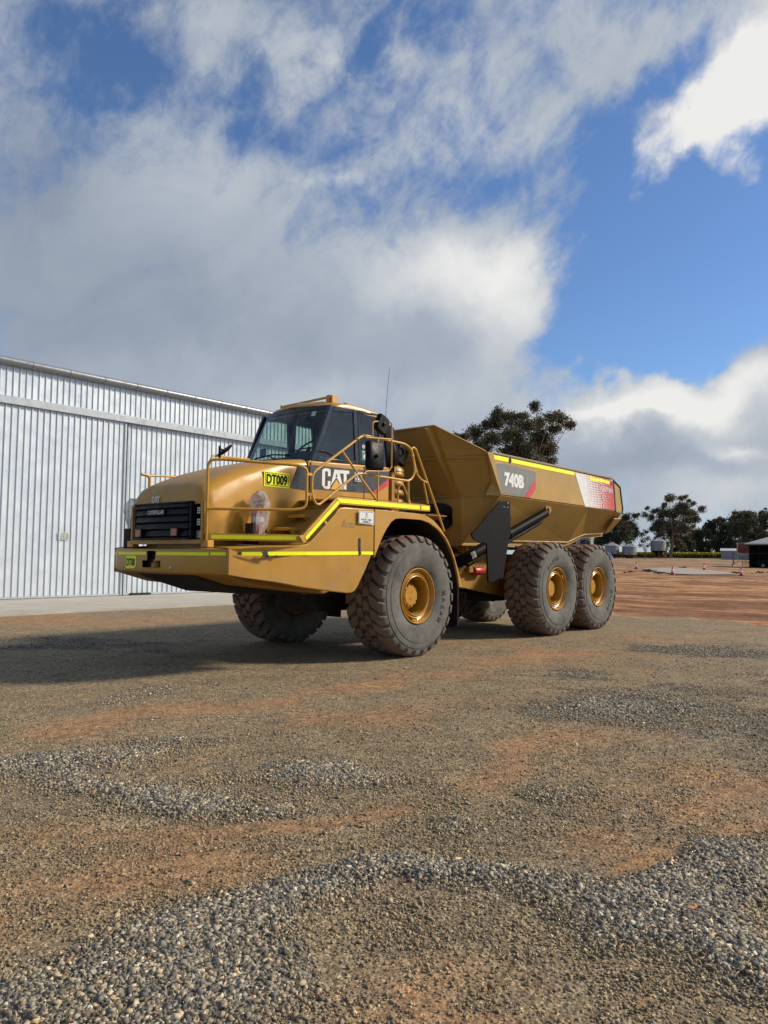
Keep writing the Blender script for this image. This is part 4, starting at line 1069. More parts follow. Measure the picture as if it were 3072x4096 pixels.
# ---------------------------------------------------------------- ground masks
DIRT = [(-6.304, -2.458, 2.424, -1.033, -0.6, -4.18, 1.0), (-5.473, -2.233, 1.815, -0.975, -0.393, -3.595, 1.0), (-4.525, -2.505, 1.489, -1.086, -1.416, -2.948, 0.9), (-3.241, -2.719, 1.168, -1.101, -0.459, -3.561, 0.9), (-2.079, -2.68, 1.435, -1.595, -0.037, -4.252, 0.6), (-6.754, -5.191, 3.755, -2.584, -7.634, -6.842, 0.9), (-6.302, -5.512, 2.434, -2.11, -6.081, -7.389, 1.1), (-5.787, -5.757, 2.735, -2.926, -4.054, -6.839, 1.0), (-7.173, -5.499, 2.181, -1.263, -2.179, -3.045, 0.95), (-6.769, -5.613, 2.143, -1.666, -4.123, -3.679, 0.7), (-7.236, -4.705, 3.596, -1.74, -5.464, -4.894, 0.5), (-4.395, -5.786, 1.5, -1.875, 0.344, -4.594, 0.75), (-3.542, -5.814, 0.859, -1.546, -1.157, -2.965, 0.7), (-3.19, -6.057, 1.212, -2.738, -2.564, -2.372, 0.4), (-3.771, -6.991, 0.62, -2.498, -2.066, 0.542, 0.5), (-3.994, -7.294, 1.467, -3.864, -1.668, -7.809, 0.9), (-5.219, -7.06, 1.066, -3.051, -4.549, -1.012, 0.9), (-5.387, -7.252, 2.087, -4.175, -4.43, -12.036, 0.7), (1.402, -2.918, 0.525, -0.93, -0.613, -2.83, 0.9), (-0.731, -3.081, 0.762, -1.082, -0.125, -3.351, 0.7), (5.696, -3.093, 0.254, -0.672, -0.982, -1.029, 0.6), (-3.802, -4.366, 0.987, -1.222, -1.878, -1.756, 0.4), (2.948, -1.046, 0.514, -0.814, -1.427, -1.487, 0.5), (13.441, -2.789, 0.18, -0.687, -0.394, -0.447, 0.6), (-7.064, -7.166, 3.671, -11.138, -26.255, 2.92, 1.0), (-7.042, -7.368, 5.841, -9.307, -16.549, -14.456, 1.0), (-6.627, -7.703, 8.072, -20.529, -22.985, -20.107, 1.0), (-7.757, -5.538, 4.406, -1.969, -4.653, -4.107, 0.7), (-1.312, 8.419, 0.8, -0.367, -0.534, -0.592, 0.8), (-0.041, 7.273, 0.435, -0.249, -0.659, -0.731, 0.6), (-4.453, -7.594, 1.607, -6.832, -4.944, -4.438, 0.7), (-6.431, -6.49, 4.836, -5.986, -7.378, -6.548, 0.5), (-6.828, -7.037, 1.832, -2.577, -3.196, -2.808, 0.42), (-4.265, -3.872, 0.652, -0.632, -0.503, -1.317, 0.32), (-4.499, -6.792, 0.612, -1.494, -1.32, -1.194, 0.35), (1.33, -3.157, 0.223, -0.422, -0.654, -0.655, 0.3)]
GRAV = [(-6.763, -3.458, 2.447, -1.052, -1.231, -2.849, 1.1), (-6.198, -3.63, 1.821, -1.007, -1.227, -2.883, 0.9), (-5.449, -3.615, 1.718, -1.215, -1.991, -3.434, 0.8), (-6.39, -4.901, 1.237, -0.969, -3.419, -1.604, 1.0), (-5.404, -4.948, 1.552, -1.557, -1.778, -1.623, 1.0), (-6.654, -4.128, 1.742, -0.958, -2.893, -2.625, 0.7), (-7.907, -6.091, 2.328, -1.127, -2.353, -2.062, 0.7), (-7.301, -6.115, 1.754, -1.145, -2.382, -3.326, 1.1), (-6.815, -6.207, 1.556, -1.22, -1.796, -4.539, 1.0), (-7.678, -6.396, 1.811, -1.172, -2.64, -2.312, 0.9), (-7.267, -6.637, 2.703, -2.49, -2.942, -2.582, 0.6), (-6.325, -6.286, 2.502, -2.554, -2.667, -5.747, 0.8), (-6.036, -6.696, 0.998, -1.558, -3.955, -3.519, 1.0), (-5.866, -7.127, 1.02, -2.138, -2.929, -2.6, 0.8), (-5.682, -7.556, 0.73, -1.72, -1.744, -3.412, 1.3), (-5.069, -7.609, 1.002, -3.034, -2.045, -3.759, 1.3), (-5.962, -7.864, 0.279, -3.345, -3.587, 1.151, 1.1), (3.899, -4.014, 0.409, -1.139, -1.314, -1.339, 1.0), (4.088, -5.092, 0.343, -1.26, -0.965, -0.975, 1.0), (-0.025, -4.371, 0.817, -1.724, -1.167, -1.137, 0.7), (-1.977, -5.372, 0.578, -1.249, -1.403, -1.325, 0.8), (-1.458, -6.257, 0.356, -1.121, -0.649, -0.611, 0.5), (-4.712, -6.415, 1.299, -2.53, -2.944, -2.667, 0.7), (-5.639, -6.159, 1.996, -2.77, -4.398, -3.953, 0.8), (-0.383, -5.916, 0.25, -0.787, -0.833, -0.796, 0.4), (-2.587, 3.262, 0.479, -0.264, -0.633, -0.652, 0.6), (-4.817, -1.274, 1.157, -0.643, -0.037, -2.845, 0.6), (-6.768, -7.205, 1.347, -2.161, -2.337, -2.051, -0.9), (-6.693, -7.607, 1.012, -2.287, -5.459, -4.777, 0.2), (-7.694, -5.485, 4.639, -2.13, -5.886, -5.202, -0.6), (-7.143, -5.452, 2.032, -1.195, -2.702, -3.454, -0.5)]
def hash2(ix, iy, seed):
    h = (ix*374761393+iy*668265263+seed*974634777) & 0xFFFFFFFF
    h = ((h ^ (h >> 13))*1274126177) & 0xFFFFFFFF
    return ((h ^ (h >> 16)) & 0xFFFF)/65535.0
def vnoise(x, y, seed=0):
    ix = np.floor(x).astype(np.int64); iy = np.floor(y).astype(np.int64); fx = x-ix; fy = y-iy
    fx = fx*fx*(3-2*fx); fy = fy*fy*(3-2*fy)
    a = hash2(ix, iy, seed); b_ = hash2(ix+1, iy, seed); c = hash2(ix, iy+1, seed); d = hash2(ix+1, iy+1, seed)
    return (a*(1-fx)+b_*fx)*(1-fy)+(c*(1-fx)+d*fx)*fy
def fbm(x, y, seed=0, oc=4, g=.5):
    s = 0; a = 1; t = 0
    for i in range(oc):
        s = s+a*vnoise(x, y, seed+i*17); t += a; a *= g; x = x*2.03+11.3; y = y*2.03+5.7
    return s/t
def mask(bl, x, y, kf=1.1):
    s = np.zeros_like(x)
    for cx, cy, a, b_, c, d, w in bl:
        dx = x-cx; dy = y-cy; u = a*dx+b_*dy; v = c*dx+d*dy; s += w*np.exp(-(u*u+v*v)*kf)
    return s
BND = np.array([(-9, 7.6), (-7, 8.0), (-4.7, 8.9), (-4.2, 10.3), (-2.6, 11.6), (-1.9, 12.0), (-1.0, 11.1), (-.1, 11.5), (.6, 12.6), (3, 16), (8, 24), (30, 40)])
def masks(x, y):
    wx = (fbm(x*.9, y*.9, 3, 3)-.5); wy = (fbm(x*.9, y*.9, 9, 3)-.5); D = np.hypot(x-CO[0], y-CO[1]); k = .25+.05*D
    X = x+wx*k; Y = y+wy*k
    d = mask(DIRT, X, Y, .72); g = mask(GRAV, X, Y)
    f = fbm(x*1.7, y*1.7, 21, 5, .6); f2 = fbm(x*.5, y*.5, 31, 4, .6)
    dirt = np.clip((d*1.0+(f-.5)*1.5+(f2-.5)*.7-.14)*.95, 0, 1)
    grav = np.clip((g*.95-d*.55+(f-.5)*1.1-(f2-.5)*.4-.18)*1.3, 0, 1)
    bx = np.interp(y, BND[:, 0], BND[:, 1])
    red = np.clip((x-bx+(fbm(x*1.3, y*1.3, 41, 4)-.5)*1.6)/.5+.5, 0, 1)
    return dirt*(1-red), grav*(1-red), red

# polar-graded sheet: fine near the truck yard, coarse to the horizon
cen = (-9.25, -8.75)
azs = np.radians(np.concatenate([np.arange(-4, 84, .22), np.arange(84, 356, 4.0)]))
rs = [0.5]
while rs[-1] < 5200: rs.append(rs[-1]*1.0145)
rs = np.array(rs)
A_, R_ = np.meshgrid(azs, rs)
gx = cen[0]+R_*np.cos(A_); gy = cen[1]+R_*np.sin(A_)
gd, gg, gr_ = masks(gx, gy)
near = 1-sstep(25, 45, R_)
gz = terrain(gx, gy)+near*(.035*(fbm(gx*.45, gy*.45, 5, 3)-.5)+.022*gg*(1-.0*gd)+.010*(fbm(gx*4, gy*4, 15, 3)-.5))-.015
ruts = (fbm(gx*.30+gy*.25, gx*.25-gy*.30, 55, 5, .6)-.5)
gz = gz+gr_*sstep(14, 30, R_)*ruts*.10-.012*gr_
flat = np.zeros_like(gz)
for wx_, wy_ in ((0, -1.345), (0, 1.345), (4.59, -1.345), (6.534, -1.345), (4.59, 1.345), (6.534, 1.345)):
    flat = np.maximum(flat, np.exp(-((gx-wx_)**2+(gy-wy_)**2)/.6))
gz = gz*(1-flat)+(-.004)*flat
under = (gy > 9.6) & (R_ < 60); gz = np.where(under & (gx < 26) & (gx > -42), np.minimum(gz, -.02), gz)
nr, na = gx.shape
V = np.stack([gx, gy, gz], -1).reshape(-1, 3)
idx = np.arange(nr*na).reshape(nr, na)
nx = np.roll(idx, -1, axis=1)
F4 = np.stack([idx[:-1], nx[:-1], nx[1:], idx[1:]], -1).reshape(-1, 4)
me = bpy.data.meshes.new('ground')
c0 = len(V); V = np.vstack([V, [[cen[0], cen[1], -.01]]])
tri = np.stack([np.full(na, c0), nx[0], idx[0]], -1)
me.from_pydata(V.tolist(), [], F4.tolist()+tri.tolist())
me.polygons.foreach_set('use_smooth', [True]*len(me.polygons))
at = me.attributes.new('mask', 'FLOAT_COLOR', 'POINT')
cc = np.zeros((len(V), 4), np.float32); cc[:-1, 0] = gd.ravel(); cc[:-1, 1] = gg.ravel(); cc[:-1, 2] = gr_.ravel(); cc[:, 3] = 1
at.data.foreach_set('color', cc.ravel())
ground = bpy.data.objects.new('ground', me); COL.objects.link(ground); tag(ground, kind='structure')

m, nt, bs = nodes('yard_ground')
tc = N(nt, 'ShaderNodeTexCoord'); P0 = tc.outputs['Object']
am = N(nt, 'ShaderNodeAttribute'); am.attribute_name = 'mask'; sp = N(nt, 'ShaderNodeSeparateColor'); L(nt, am.outputs['Color'], sp.inputs[0])
D_, G_, R__ = sp.outputs[0], sp.outputs[1], sp.outputs[2]
def vor(scale, feat='F1', rnd=1.0):
    v = N(nt, 'ShaderNodeTexVoronoi'); v.feature = feat; v.inputs['Scale'].default_value = scale; v.inputs['Randomness'].default_value = rnd; L(nt, P0, v.inputs['Vector']); return v
v1 = vor(52); v2 = vor(110); v3 = vor(26)
def cellval(v):
    s = N(nt, 'ShaderNodeSeparateColor'); L(nt, v.outputs['Color'], s.inputs[0]); return s.outputs[0]
c1 = cellval(v1); c2 = cellval(v2); c3 = cellval(v3)
stone = ramp(nt, c1, [(0, (.05, .052, .050)), (.35, (.14, .135, .12)), (.7, (.25, .235, .20)), (1, (.46, .42, .35))])
stone3 = ramp(nt, c3, [(0, (.06, .06, .057)), (.35, (.14, .138, .128)), (.7, (.22, .215, .195)), (1, (.34, .33, .29))])
n_lo = noise(nt, P0, .8, 6, .65, .3); n_mid = noise(nt, P0, 7, 6, .7); n_hi = noise(nt, P0, 60, 4, .7)
tan = ramp(nt, n_lo, [(.30, (.28, .212, .114)), (.5, (.36, .27, .148)), (.7, (.43, .32, .178))])
fin = ramp(nt, c2, [(0, (.05, .042, .03)), (.4, (.15, .122, .083)), (.8, (.30, .245, .17)), (1, (.50, .43, .33))])
tan = mixc(nt, .58, tan, fin)
pick = rng(nt, mth(nt, 'ADD', mth(nt, 'MULTIPLY', n_mid, .9), mth(nt, 'MULTIPLY', G_, .55)), .50, .72)
base = mixc(nt, pick, tan, stone)
base = mixc(nt, mth(nt, 'MULTIPLY', G_, .75), base, stone3)
soil = ramp(nt, n_mid, [(.25, (.27, .130, .052)), (.55, (.42, .225, .10)), (.8, (.50, .30, .155))])
soil = mixc(nt, .35, soil, fin)
base = mixc(nt, rng(nt, D_, .02, .7, 0, .9), base, soil)
n_gr = noise(nt, P0, 17, 9, .85); n_gb = noise(nt, P0, 2.2, 8, .75, .5)
base = mixc(nt, 1.0, base, ramp(nt, n_gr, [(.36, (.34, .34, .34)), (.47, (.84, .84, .84)), (.55, (1.18, 1.16, 1.12)), (.66, (2.0, 1.95, 1.8))]), 'MULTIPLY')
base = mixc(nt, 1.0, base, ramp(nt, n_gb, [(.30, (.70, .71, .74)), (.5, (1.0, 1.0, 1.0)), (.7, (1.18, 1.14, 1.08))]), 'MULTIPLY')
# red yard
mp = N(nt, 'ShaderNodeMapping'); mp.inputs['Rotation'].default_value = (0, 0, rad(50)); mp.inputs['Scale'].default_value = (.9, .16, 1); L(nt, P0, mp.inputs[0])
mp.inputs['Rotation'].default_value = (0, 0, rad(-58)); mp.inputs['Scale'].default_value = (.75, .42, 1)
st = noise(nt, mp.outputs[0], 1.0, 8, .68, .6)
mp2 = N(nt, 'ShaderNodeMapping'); mp2.inputs['Rotation'].default_value = (0, 0, rad(-40)); mp2.inputs['Scale'].default_value = (.26, .12, 1); L(nt, P0, mp2.inputs[0])
st2 = noise(nt, mp2.outputs[0], 1.0, 5, .6, .4)
red = ramp(nt, st, [(.34, (.11, .042, .018)), (.44, (.26, .115, .046)), (.52, (.46, .245, .105)), (.70, (.55, .34, .175))])
red = mixc(nt, rng(nt, st2, .47, .56, 0, .75), red, (.155, .062, .032))
red = mixc(nt, 1.0, red, ramp(nt, noise(nt, P0, 3.2, 10, .85), [(.36, (.45, .42, .40)), (.48, (.9, .9, .9)), (.56, (1.15, 1.12, 1.08)), (.68, (1.5, 1.45, 1.4))]), 'MULTIPLY')
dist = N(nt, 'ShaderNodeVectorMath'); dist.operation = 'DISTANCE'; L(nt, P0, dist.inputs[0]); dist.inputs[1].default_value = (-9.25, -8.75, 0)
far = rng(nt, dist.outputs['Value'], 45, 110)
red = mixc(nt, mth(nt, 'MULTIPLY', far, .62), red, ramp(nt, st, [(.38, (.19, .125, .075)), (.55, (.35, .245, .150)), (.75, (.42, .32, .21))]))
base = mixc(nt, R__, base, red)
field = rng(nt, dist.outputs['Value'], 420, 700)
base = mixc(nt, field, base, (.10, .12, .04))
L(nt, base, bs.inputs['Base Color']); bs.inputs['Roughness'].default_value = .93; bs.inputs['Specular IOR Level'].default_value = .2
h1 = mth(nt, 'MULTIPLY', mth(nt, 'SUBTRACT', .6, v1.outputs['Distance']), mth(nt, 'ADD', .5, mth(nt, 'MULTIPLY', c1, .8)))
h3 = mth(nt, 'MULTIPLY', mth(nt, 'SUBTRACT', .6, v3.outputs['Distance']), mth(nt, 'ADD', .4, c3))
hh = mth(nt, 'ADD', mth(nt, 'MULTIPLY', h1, .55), mth(nt, 'ADD', mth(nt, 'MULTIPLY', mth(nt, 'MULTIPLY', h3, G_), 1.3), mth(nt, 'MULTIPLY', n_hi, .45)))
hh = mth(nt, 'MULTIPLY', hh, mth(nt, 'SUBTRACT', 1.0, mth(nt, 'MULTIPLY', D_, .5)))
hr = mth(nt, 'ADD', mth(nt, 'MULTIPLY', st, 5.0), mth(nt, 'MULTIPLY', n_mid, 1.5))
hx = N(nt, 'ShaderNodeMix'); hx.data_type = 'FLOAT'; L(nt, R__, hx.inputs[0]); L(nt, hh, hx.inputs[2]); L(nt, hr, hx.inputs[3])
bump(nt, bs, hx.outputs[0], .9, .022)
me.materials.append(m)

# ---------------------------------------------------------------- loose stones (real geometry in the near yard)
def stones():
    # candidate points: density falls with distance from where people walk in front of the truck
    NC = 2600000
    az = RNG.uniform(rad(4), rad(76), NC); u = RNG.uniform(0, 1, NC)
    r = 2.2*np.exp(u*math.log(16/2.2))            # log-uniform radius
    x = cen[0]+r*np.cos(az); y = cen[1]+r*np.sin(az)
    sz = np.exp(RNG.normal(math.log(.0043), .36, NC))
    vis = np.clip(sz/(.00072*r), 0, 1.0)
    pre = RNG.uniform(0, 1, NC) < np.clip(vis**2*r*r/16.0, 0, 1)
    x, y, sz, r, vis = x[pre], y[pre], sz[pre], r[pre], vis[pre]
    d, g, rd = masks(x, y)
    dens = (.10+1.25*g)*(1-.85*d)*(1-rd)
    nm = fbm(x*3.1, y*3.1, 77, 3, .6); dens = dens*np.clip((nm-.22)*2.2, .12, 1.2)
    keep = (RNG.uniform(0, 1, len(x)) < np.clip(dens*1.05, 0, 1)) & (y < 9.9) & ~((abs(y) < 1.75) & (x > -.7) & (x < .7)) & ~((abs(y) < 1.75) & (x > 3.9) & (x < 7.2))
    x, y, sz, g, d, r = x[keep], y[keep], sz[keep], g[keep], d[keep], r[keep]
    sz = np.minimum(sz*(1+.45*g), .0150)
    n = len(x)
    ico = np.array([(-1,-1,-1),(1,-1,-1),(1,1,-1),(-1,1,-1),(-1,-1,1),(1,-1,1),(1,1,1),(-1,1,1)])*.72
    fac = np.array([(0,3,2),(0,2,1),(4,5,6),(4,6,7),(0,1,5),(0,5,4),(1,2,6),(1,6,5),(2,3,7),(2,7,6),(3,0,4),(3,4,7)])
    jit = RNG.normal(0, .29, (n, 8, 3))
    Vv = ico[None]+jit
    ax = np.stack([RNG.uniform(.8, 1.5, n), RNG.uniform(.65, 1.1, n), RNG.uniform(.4, .85, n)], -1)
    Vv = Vv*ax[:, None, :]
    a, b_, c = RNG.uniform(0, 2*PI, n), RNG.normal(0, .45, n), RNG.normal(0, .45, n)
    ca, sa, cb, sb, cc_, sc_ = np.cos(a), np.sin(a), np.cos(b_), np.sin(b_), np.cos(c), np.sin(c)
    Rz = np.zeros((n, 3, 3)); Rz[:, 0, 0] = ca; Rz[:, 0, 1] = -sa; Rz[:, 1, 0] = sa; Rz[:, 1, 1] = ca; Rz[:, 2, 2] = 1
    Rx = np.zeros((n, 3, 3)); Rx[:, 0, 0] = 1; Rx[:, 1, 1] = cb; Rx[:, 1, 2] = -sb; Rx[:, 2, 1] = sb; Rx[:, 2, 2] = cb
    Ry = np.zeros((n, 3, 3)); Ry[:, 1, 1] = 1; Ry[:, 0, 0] = cc_; Ry[:, 0, 2] = sc_; Ry[:, 2, 0] = -sc_; Ry[:, 2, 2] = cc_
    Rt = Rz @ Rx @ Ry
    Vv = np.einsum('nij,nkj->nki', Rt, Vv)*sz[:, None, None]
    # height of the sheet under each stone
    rr = np.hypot(x-cen[0], y-cen[1]); nearf = 1-sstep(25, 45, rr)
    z = terrain(x, y)+nearf*(.035*(fbm(x*.45, y*.45, 5, 3)-.5)+.022*g+.010*(fbm(x*4, y*4, 15, 3)-.5))-.015
    Vv[:, :, 0] += x[:, None]; Vv[:, :, 1] += y[:, None]; Vv[:, :, 2] += (z+sz*RNG.uniform(.0, .55, n))[:, None]
    Fv = (fac[None]+np.arange(n)[:, None, None]*8).reshape(-1, 3)
    ms = bpy.data.meshes.new('loose_gravel'); nv = n*8; nf = len(Fv)
    ms.vertices.add(nv); ms.vertices.foreach_set('co', Vv.astype(np.float32).ravel())
    ms.loops.add(nf*3); ms.loops.foreach_set('vertex_index', Fv.astype(np.int32).ravel())
    ms.polygons.add(nf); ms.polygons.foreach_set('loop_start', np.arange(0, nf*3, 3, dtype=np.int32))
    try: ms.polygons.foreach_set('loop_total', np.full(nf, 3, np.int32))
    except Exception: pass
    ms.update(calc_edges=True)
    # colour of each stone
    t = RNG.uniform(0, 1, n)
    cols = np.stack([np.interp(t, [0, .3, .65, .9, 1], [.055, .12, .205, .33, .50]), np.interp(t, [0, .3, .65, .9, 1], [.056, .12, .198, .31, .46]), np.interp(t, [0, .3, .65, .9, 1], [.052, .108, .170, .25, .37])], -1)
    warm = np.clip(RNG.normal(.35, .3, n)+(1-g)*.45+d*.6, 0, 1)[:, None]
    cols = cols*(1-warm)+cols*np.array([1.22, .98, .72])*warm
    lum = cols.mean(1, keepdims=True); k_ = (np.clip(1-g*1.3, 0, 1)*.62)[:, None]; cols = cols*(1-k_)+(np.array([.33, .255, .150])*(.50+lum*2.7))*k_
    cols = cols*(1+.30*np.clip(g, 0, 1))[:, None]
    odd = RNG.uniform(0, 1, n); cols[odd < .012] = np.array([.36, .19, .10]); cols[(odd > .012) & (odd < .03)] = np.array([.42, .34, .22])
    atc = ms.attributes.new('tint', 'FLOAT_COLOR', 'POINT'); c4 = np.ones((n, 8, 4), np.float32); c4[:, :, :3] = cols[:, None, :]; atc.data.foreach_set('color', c4.ravel())
    ob = bpy.data.objects.new('loose_gravel', ms); COL.objects.link(ob)
    tag(ob, 'loose grey and tan crushed stone scattered over the yard in front of the truck', 'gravel', kind='stuff')
    mm, n_t, b_s = nodes('stone_mat'); a_ = N(n_t, 'ShaderNodeAttribute'); a_.attribute_name = 'tint'
    vv = coord(n_t); cvar = ramp(n_t, noise(n_t, vv, 160, 3, .6), [(.3, (.72, .72, .72)), (.7, (1.25, 1.25, 1.22))])
    L(n_t, mixc(n_t, 1.0, a_.outputs['Color'], cvar, 'MULTIPLY'), b_s.inputs['Base Color']); b_s.inputs['Roughness'].default_value = .8; b_s.inputs['Specular IOR Level'].default_value = .3
    ms.materials.append(mm); print('stones', n)
stones()

# ---------------------------------------------------------------- concrete apron
CON = mat('concrete', (.42, .40, .355), .85, var=.12, dust=.5, dustcol=(.40, .32, .23), vs=.8, bumpd=.004)
b = B(); xs = np.linspace(-42, 26, 60); vs = []
for x in xs:
    y0 = 10.08+.05*math.sin(x*1.7)+random.uniform(-.02, .02); vs += [(x, y0, -.05), (x, y0, .028), (x, 16.6, .035)]
b.add(vs, [(3*i+k, 3*i+3+k, 3*i+4+k, 3*i+1+k) for i in range(59) for k in range(2)])
ap = b.build('concrete_apron', [CON], smooth=False); tag(ap, kind='structure')

# ---------------------------------------------------------------- machinery shed
ZIN = mat('zinc_sheet', (.60, .66, .71), .40, .25, var=.05, dust=.1, dustcol=(.6, .6, .57), vs=1.2, streak=.15)
ZIND = mat('zinc_flashing', (.44, .48, .51), .38, .25, var=.05, vs=2)
SHED = empty('machinery_shed', (0, 17, 0)); tag(SHED, 'large farm shed clad in ribbed zinc sheet with two sliding doors', 'shed')
YW = 16.1; XE = 17.6; XW = -30.0
def ribsheet(x0, x1, z0, z1, y, pitch=.213, dep=.036):
    b = B(); prof = [(0, 0), (.56, 0), (.59, .25), (.62, 0), (.66, 0), (.73, 1), (.86, 1), (.93, 0)]
    xs_, ys_ = [], []; n = int((x1-x0)/pitch)+1
    for i in range(n):
        for u, d in prof:
            x = x0+(i+u)*pitch
            if x <= x1: xs_.append(x); ys_.append(y-d*dep)
    vs = []
    for x, yy in zip(xs_, ys_): vs += [(x, yy, z0), (x, yy, z1)]
    b.add(vs, [(2*i, 2*i+2, 2*i+3, 2*i+1) for i in range(len(xs_)-1)]); return b
ribsheet(XW, XE, 6.45, 7.75, YW+.02).build('upper_cladding', [ZIN], SHED, smooth=False)
b = B()
b.add([(XE, YW+.06, 0), (XE, YW+22, 0), (XE, YW+22, 7.6), (XE, YW+11, 10.0), (XE, YW+.06, 7.75)], [(0, 1, 2, 3, 4)])
b.add([(XW, YW+.06, 0), (XW, YW+22, 0), (XW, YW+22, 7.6), (XW, YW+11, 10.0), (XW, YW+.06, 7.75)], [(4, 3, 2, 1, 0)])
b.add([(XW, YW+22, 0), (XE, YW+22, 0), (XE, YW+22, 7.7), (XW, YW+22, 7.7)], [(3, 2, 1, 0)])
b.build('end_wall', [ZIN], SHED, smooth=False)
b = B(); b.slab([(XW-.1, YW-.06, 7.82), (XE+.1, YW-.06, 7.82), (XE+.1, YW+11, 10.1), (XW-.1, YW+11, 10.1)], .03); b.slab([(XW-.1, YW+11, 10.1), (XE+.1, YW+11, 10.1), (XE+.1, YW+22.2, 7.7), (XW-.1, YW+22.2, 7.7)], .03)
b.build('roof', [ZIN], SHED, smooth=False)
doors = [(-6.4, 5.54, 0.0), (5.60, 17.4, -.0)]
for i, (x0, x1, off) in enumerate(((-18.4, -6.5, 0), (-6.4, 5.50, 0), (5.63, 17.4, .0))):
    d = ribsheet(x0, x1, .09, 6.36, YW-.08+(.07 if i != 1 else 0)).build('sliding_door', [ZIN], SHED, smooth=False)
    b = B(); yy = YW-.11+(.07 if i != 1 else 0); b.bb(x0-.02, x0+.05, yy-.02, yy+.06, .06, 6.38); b.bb(x1-.05, x1+.02, yy-.02, yy+.06, .06, 6.38); b.bb(x0, x1, yy+.0, yy+.05, .05, .12); b.build('door_trim', [ZIND], d)
b = B(); b.bb(5.9, 6.7, YW-.16, YW-.05, .035, .12); b.build('door_guide', [RUST], SHED)
b = B(); b.bb(XW, XE, YW-.20, YW-.16, 6.33, 6.56); b.bb(XW, XE, YW-.20, YW+.02, 6.56, 6.58); b.bb(11.3, 11.33, YW-.206, YW-.15, 6.32, 6.57); b.bb(5.2, 5.22, YW-.204, YW-.15, 6.32, 6.57)
b.build('door_track_cover', [ZIND], SHED, bevel=.006)
# half-round gutter in segments with joints
b = B(); seg_ = 1.28; n = int((XE-XW)/seg_)+1
for i in range(n):
    x0 = XW+i*seg_; x1 = min(XE, x0+seg_-.012); vs = []
    for x in (x0, x1):
        for k in range(10):
            a = rad(80-190*k/9); vs.append((x, YW-.10-.15*math.cos(a), 7.725+.13*math.sin(a)))
    b.add(vs, [(k, k+1, 11+k, 10+k) for k in range(9)])
b.build('gutter', [mat('gutter_zinc', (.24, .26, .28), .35, .3, var=.06)], SHED, ang=60, fixn=False)
b = B()
for i in range(n):
    x0 = XW+i*seg_; b.bb(x0-.02, x0+.012, YW-.20, YW, 7.60, 7.66)
    vs = []
    for x in (x0-.022, x0+.014):
        for k in range(10):
            a = rad(80-190*k/9); vs.append((x, YW-.10-.156*math.cos(a), 7.725+.136*math.sin(a)))
    b.add(vs, [(k, k+1, 11+k, 10+k) for k in range(9)])
b.build('gutter_bracket', [mat('bracket_grey', (.16, .17, .18), .6)], SHED, smooth=False)
SGN = mat('sign_white', (.62, .64, .64), .5)
b = B(); b.bb(3.11, 3.49, YW-.135, YW-.128, 2.0, 2.24); sg = b.build('door_sign', [SGN], SHED)
text('WORKSHOP\nDOORS TO BE\nCLOSED WHEN\nLEAVING SHED', 'lettering', mat('ink_grey', (.08, .08, .09), .6), (3.14, YW-.136, 2.02), (1, 0, 0), (0, 0, 1), .32, .20, .001, sg, .015)

# ---------------------------------------------------------------- trees
BARK = mat('gum_bark', (.20, .17, .14), .9, var=.3, vs=1.5)
BARKD = mat('dark_bark', (.07, .06, .05), .9, var=.3, vs=2)
def leafmat(name, c1, c2):
    m, nt, bs = nodes(name)
    v = coord(nt); g = N(nt, 'ShaderNodeNewGeometry')
    r = ramp(nt, g.outputs['Random Per Island'], [(0, c1), (1, c2)])
    L(nt, r, bs.inputs['Base Color']); bs.inputs['Roughness'].default_value = .6; bs.inputs['Specular IOR Level'].default_value = .25
    out = [q for q in nt.nodes if q.type == 'OUTPUT_MATERIAL'][0]; tl = N(nt, 'ShaderNodeBsdfTranslucent'); L(nt, r, tl.inputs[0]); ms = N(nt, 'ShaderNodeMixShader'); ms.inputs[0].default_value = .3; L(nt, bs.outputs[0], ms.inputs[1]); L(nt, tl.outputs[0], ms.inputs[2]); L(nt, ms.outputs[0], out.inputs[0])
    return m
LF = leafmat('gum_leaves', (.045, .046, .024), (.19, .17, .10))
LFD = leafmat('dark_leaves', (.028, .032, .016), (.12, .12, .065))
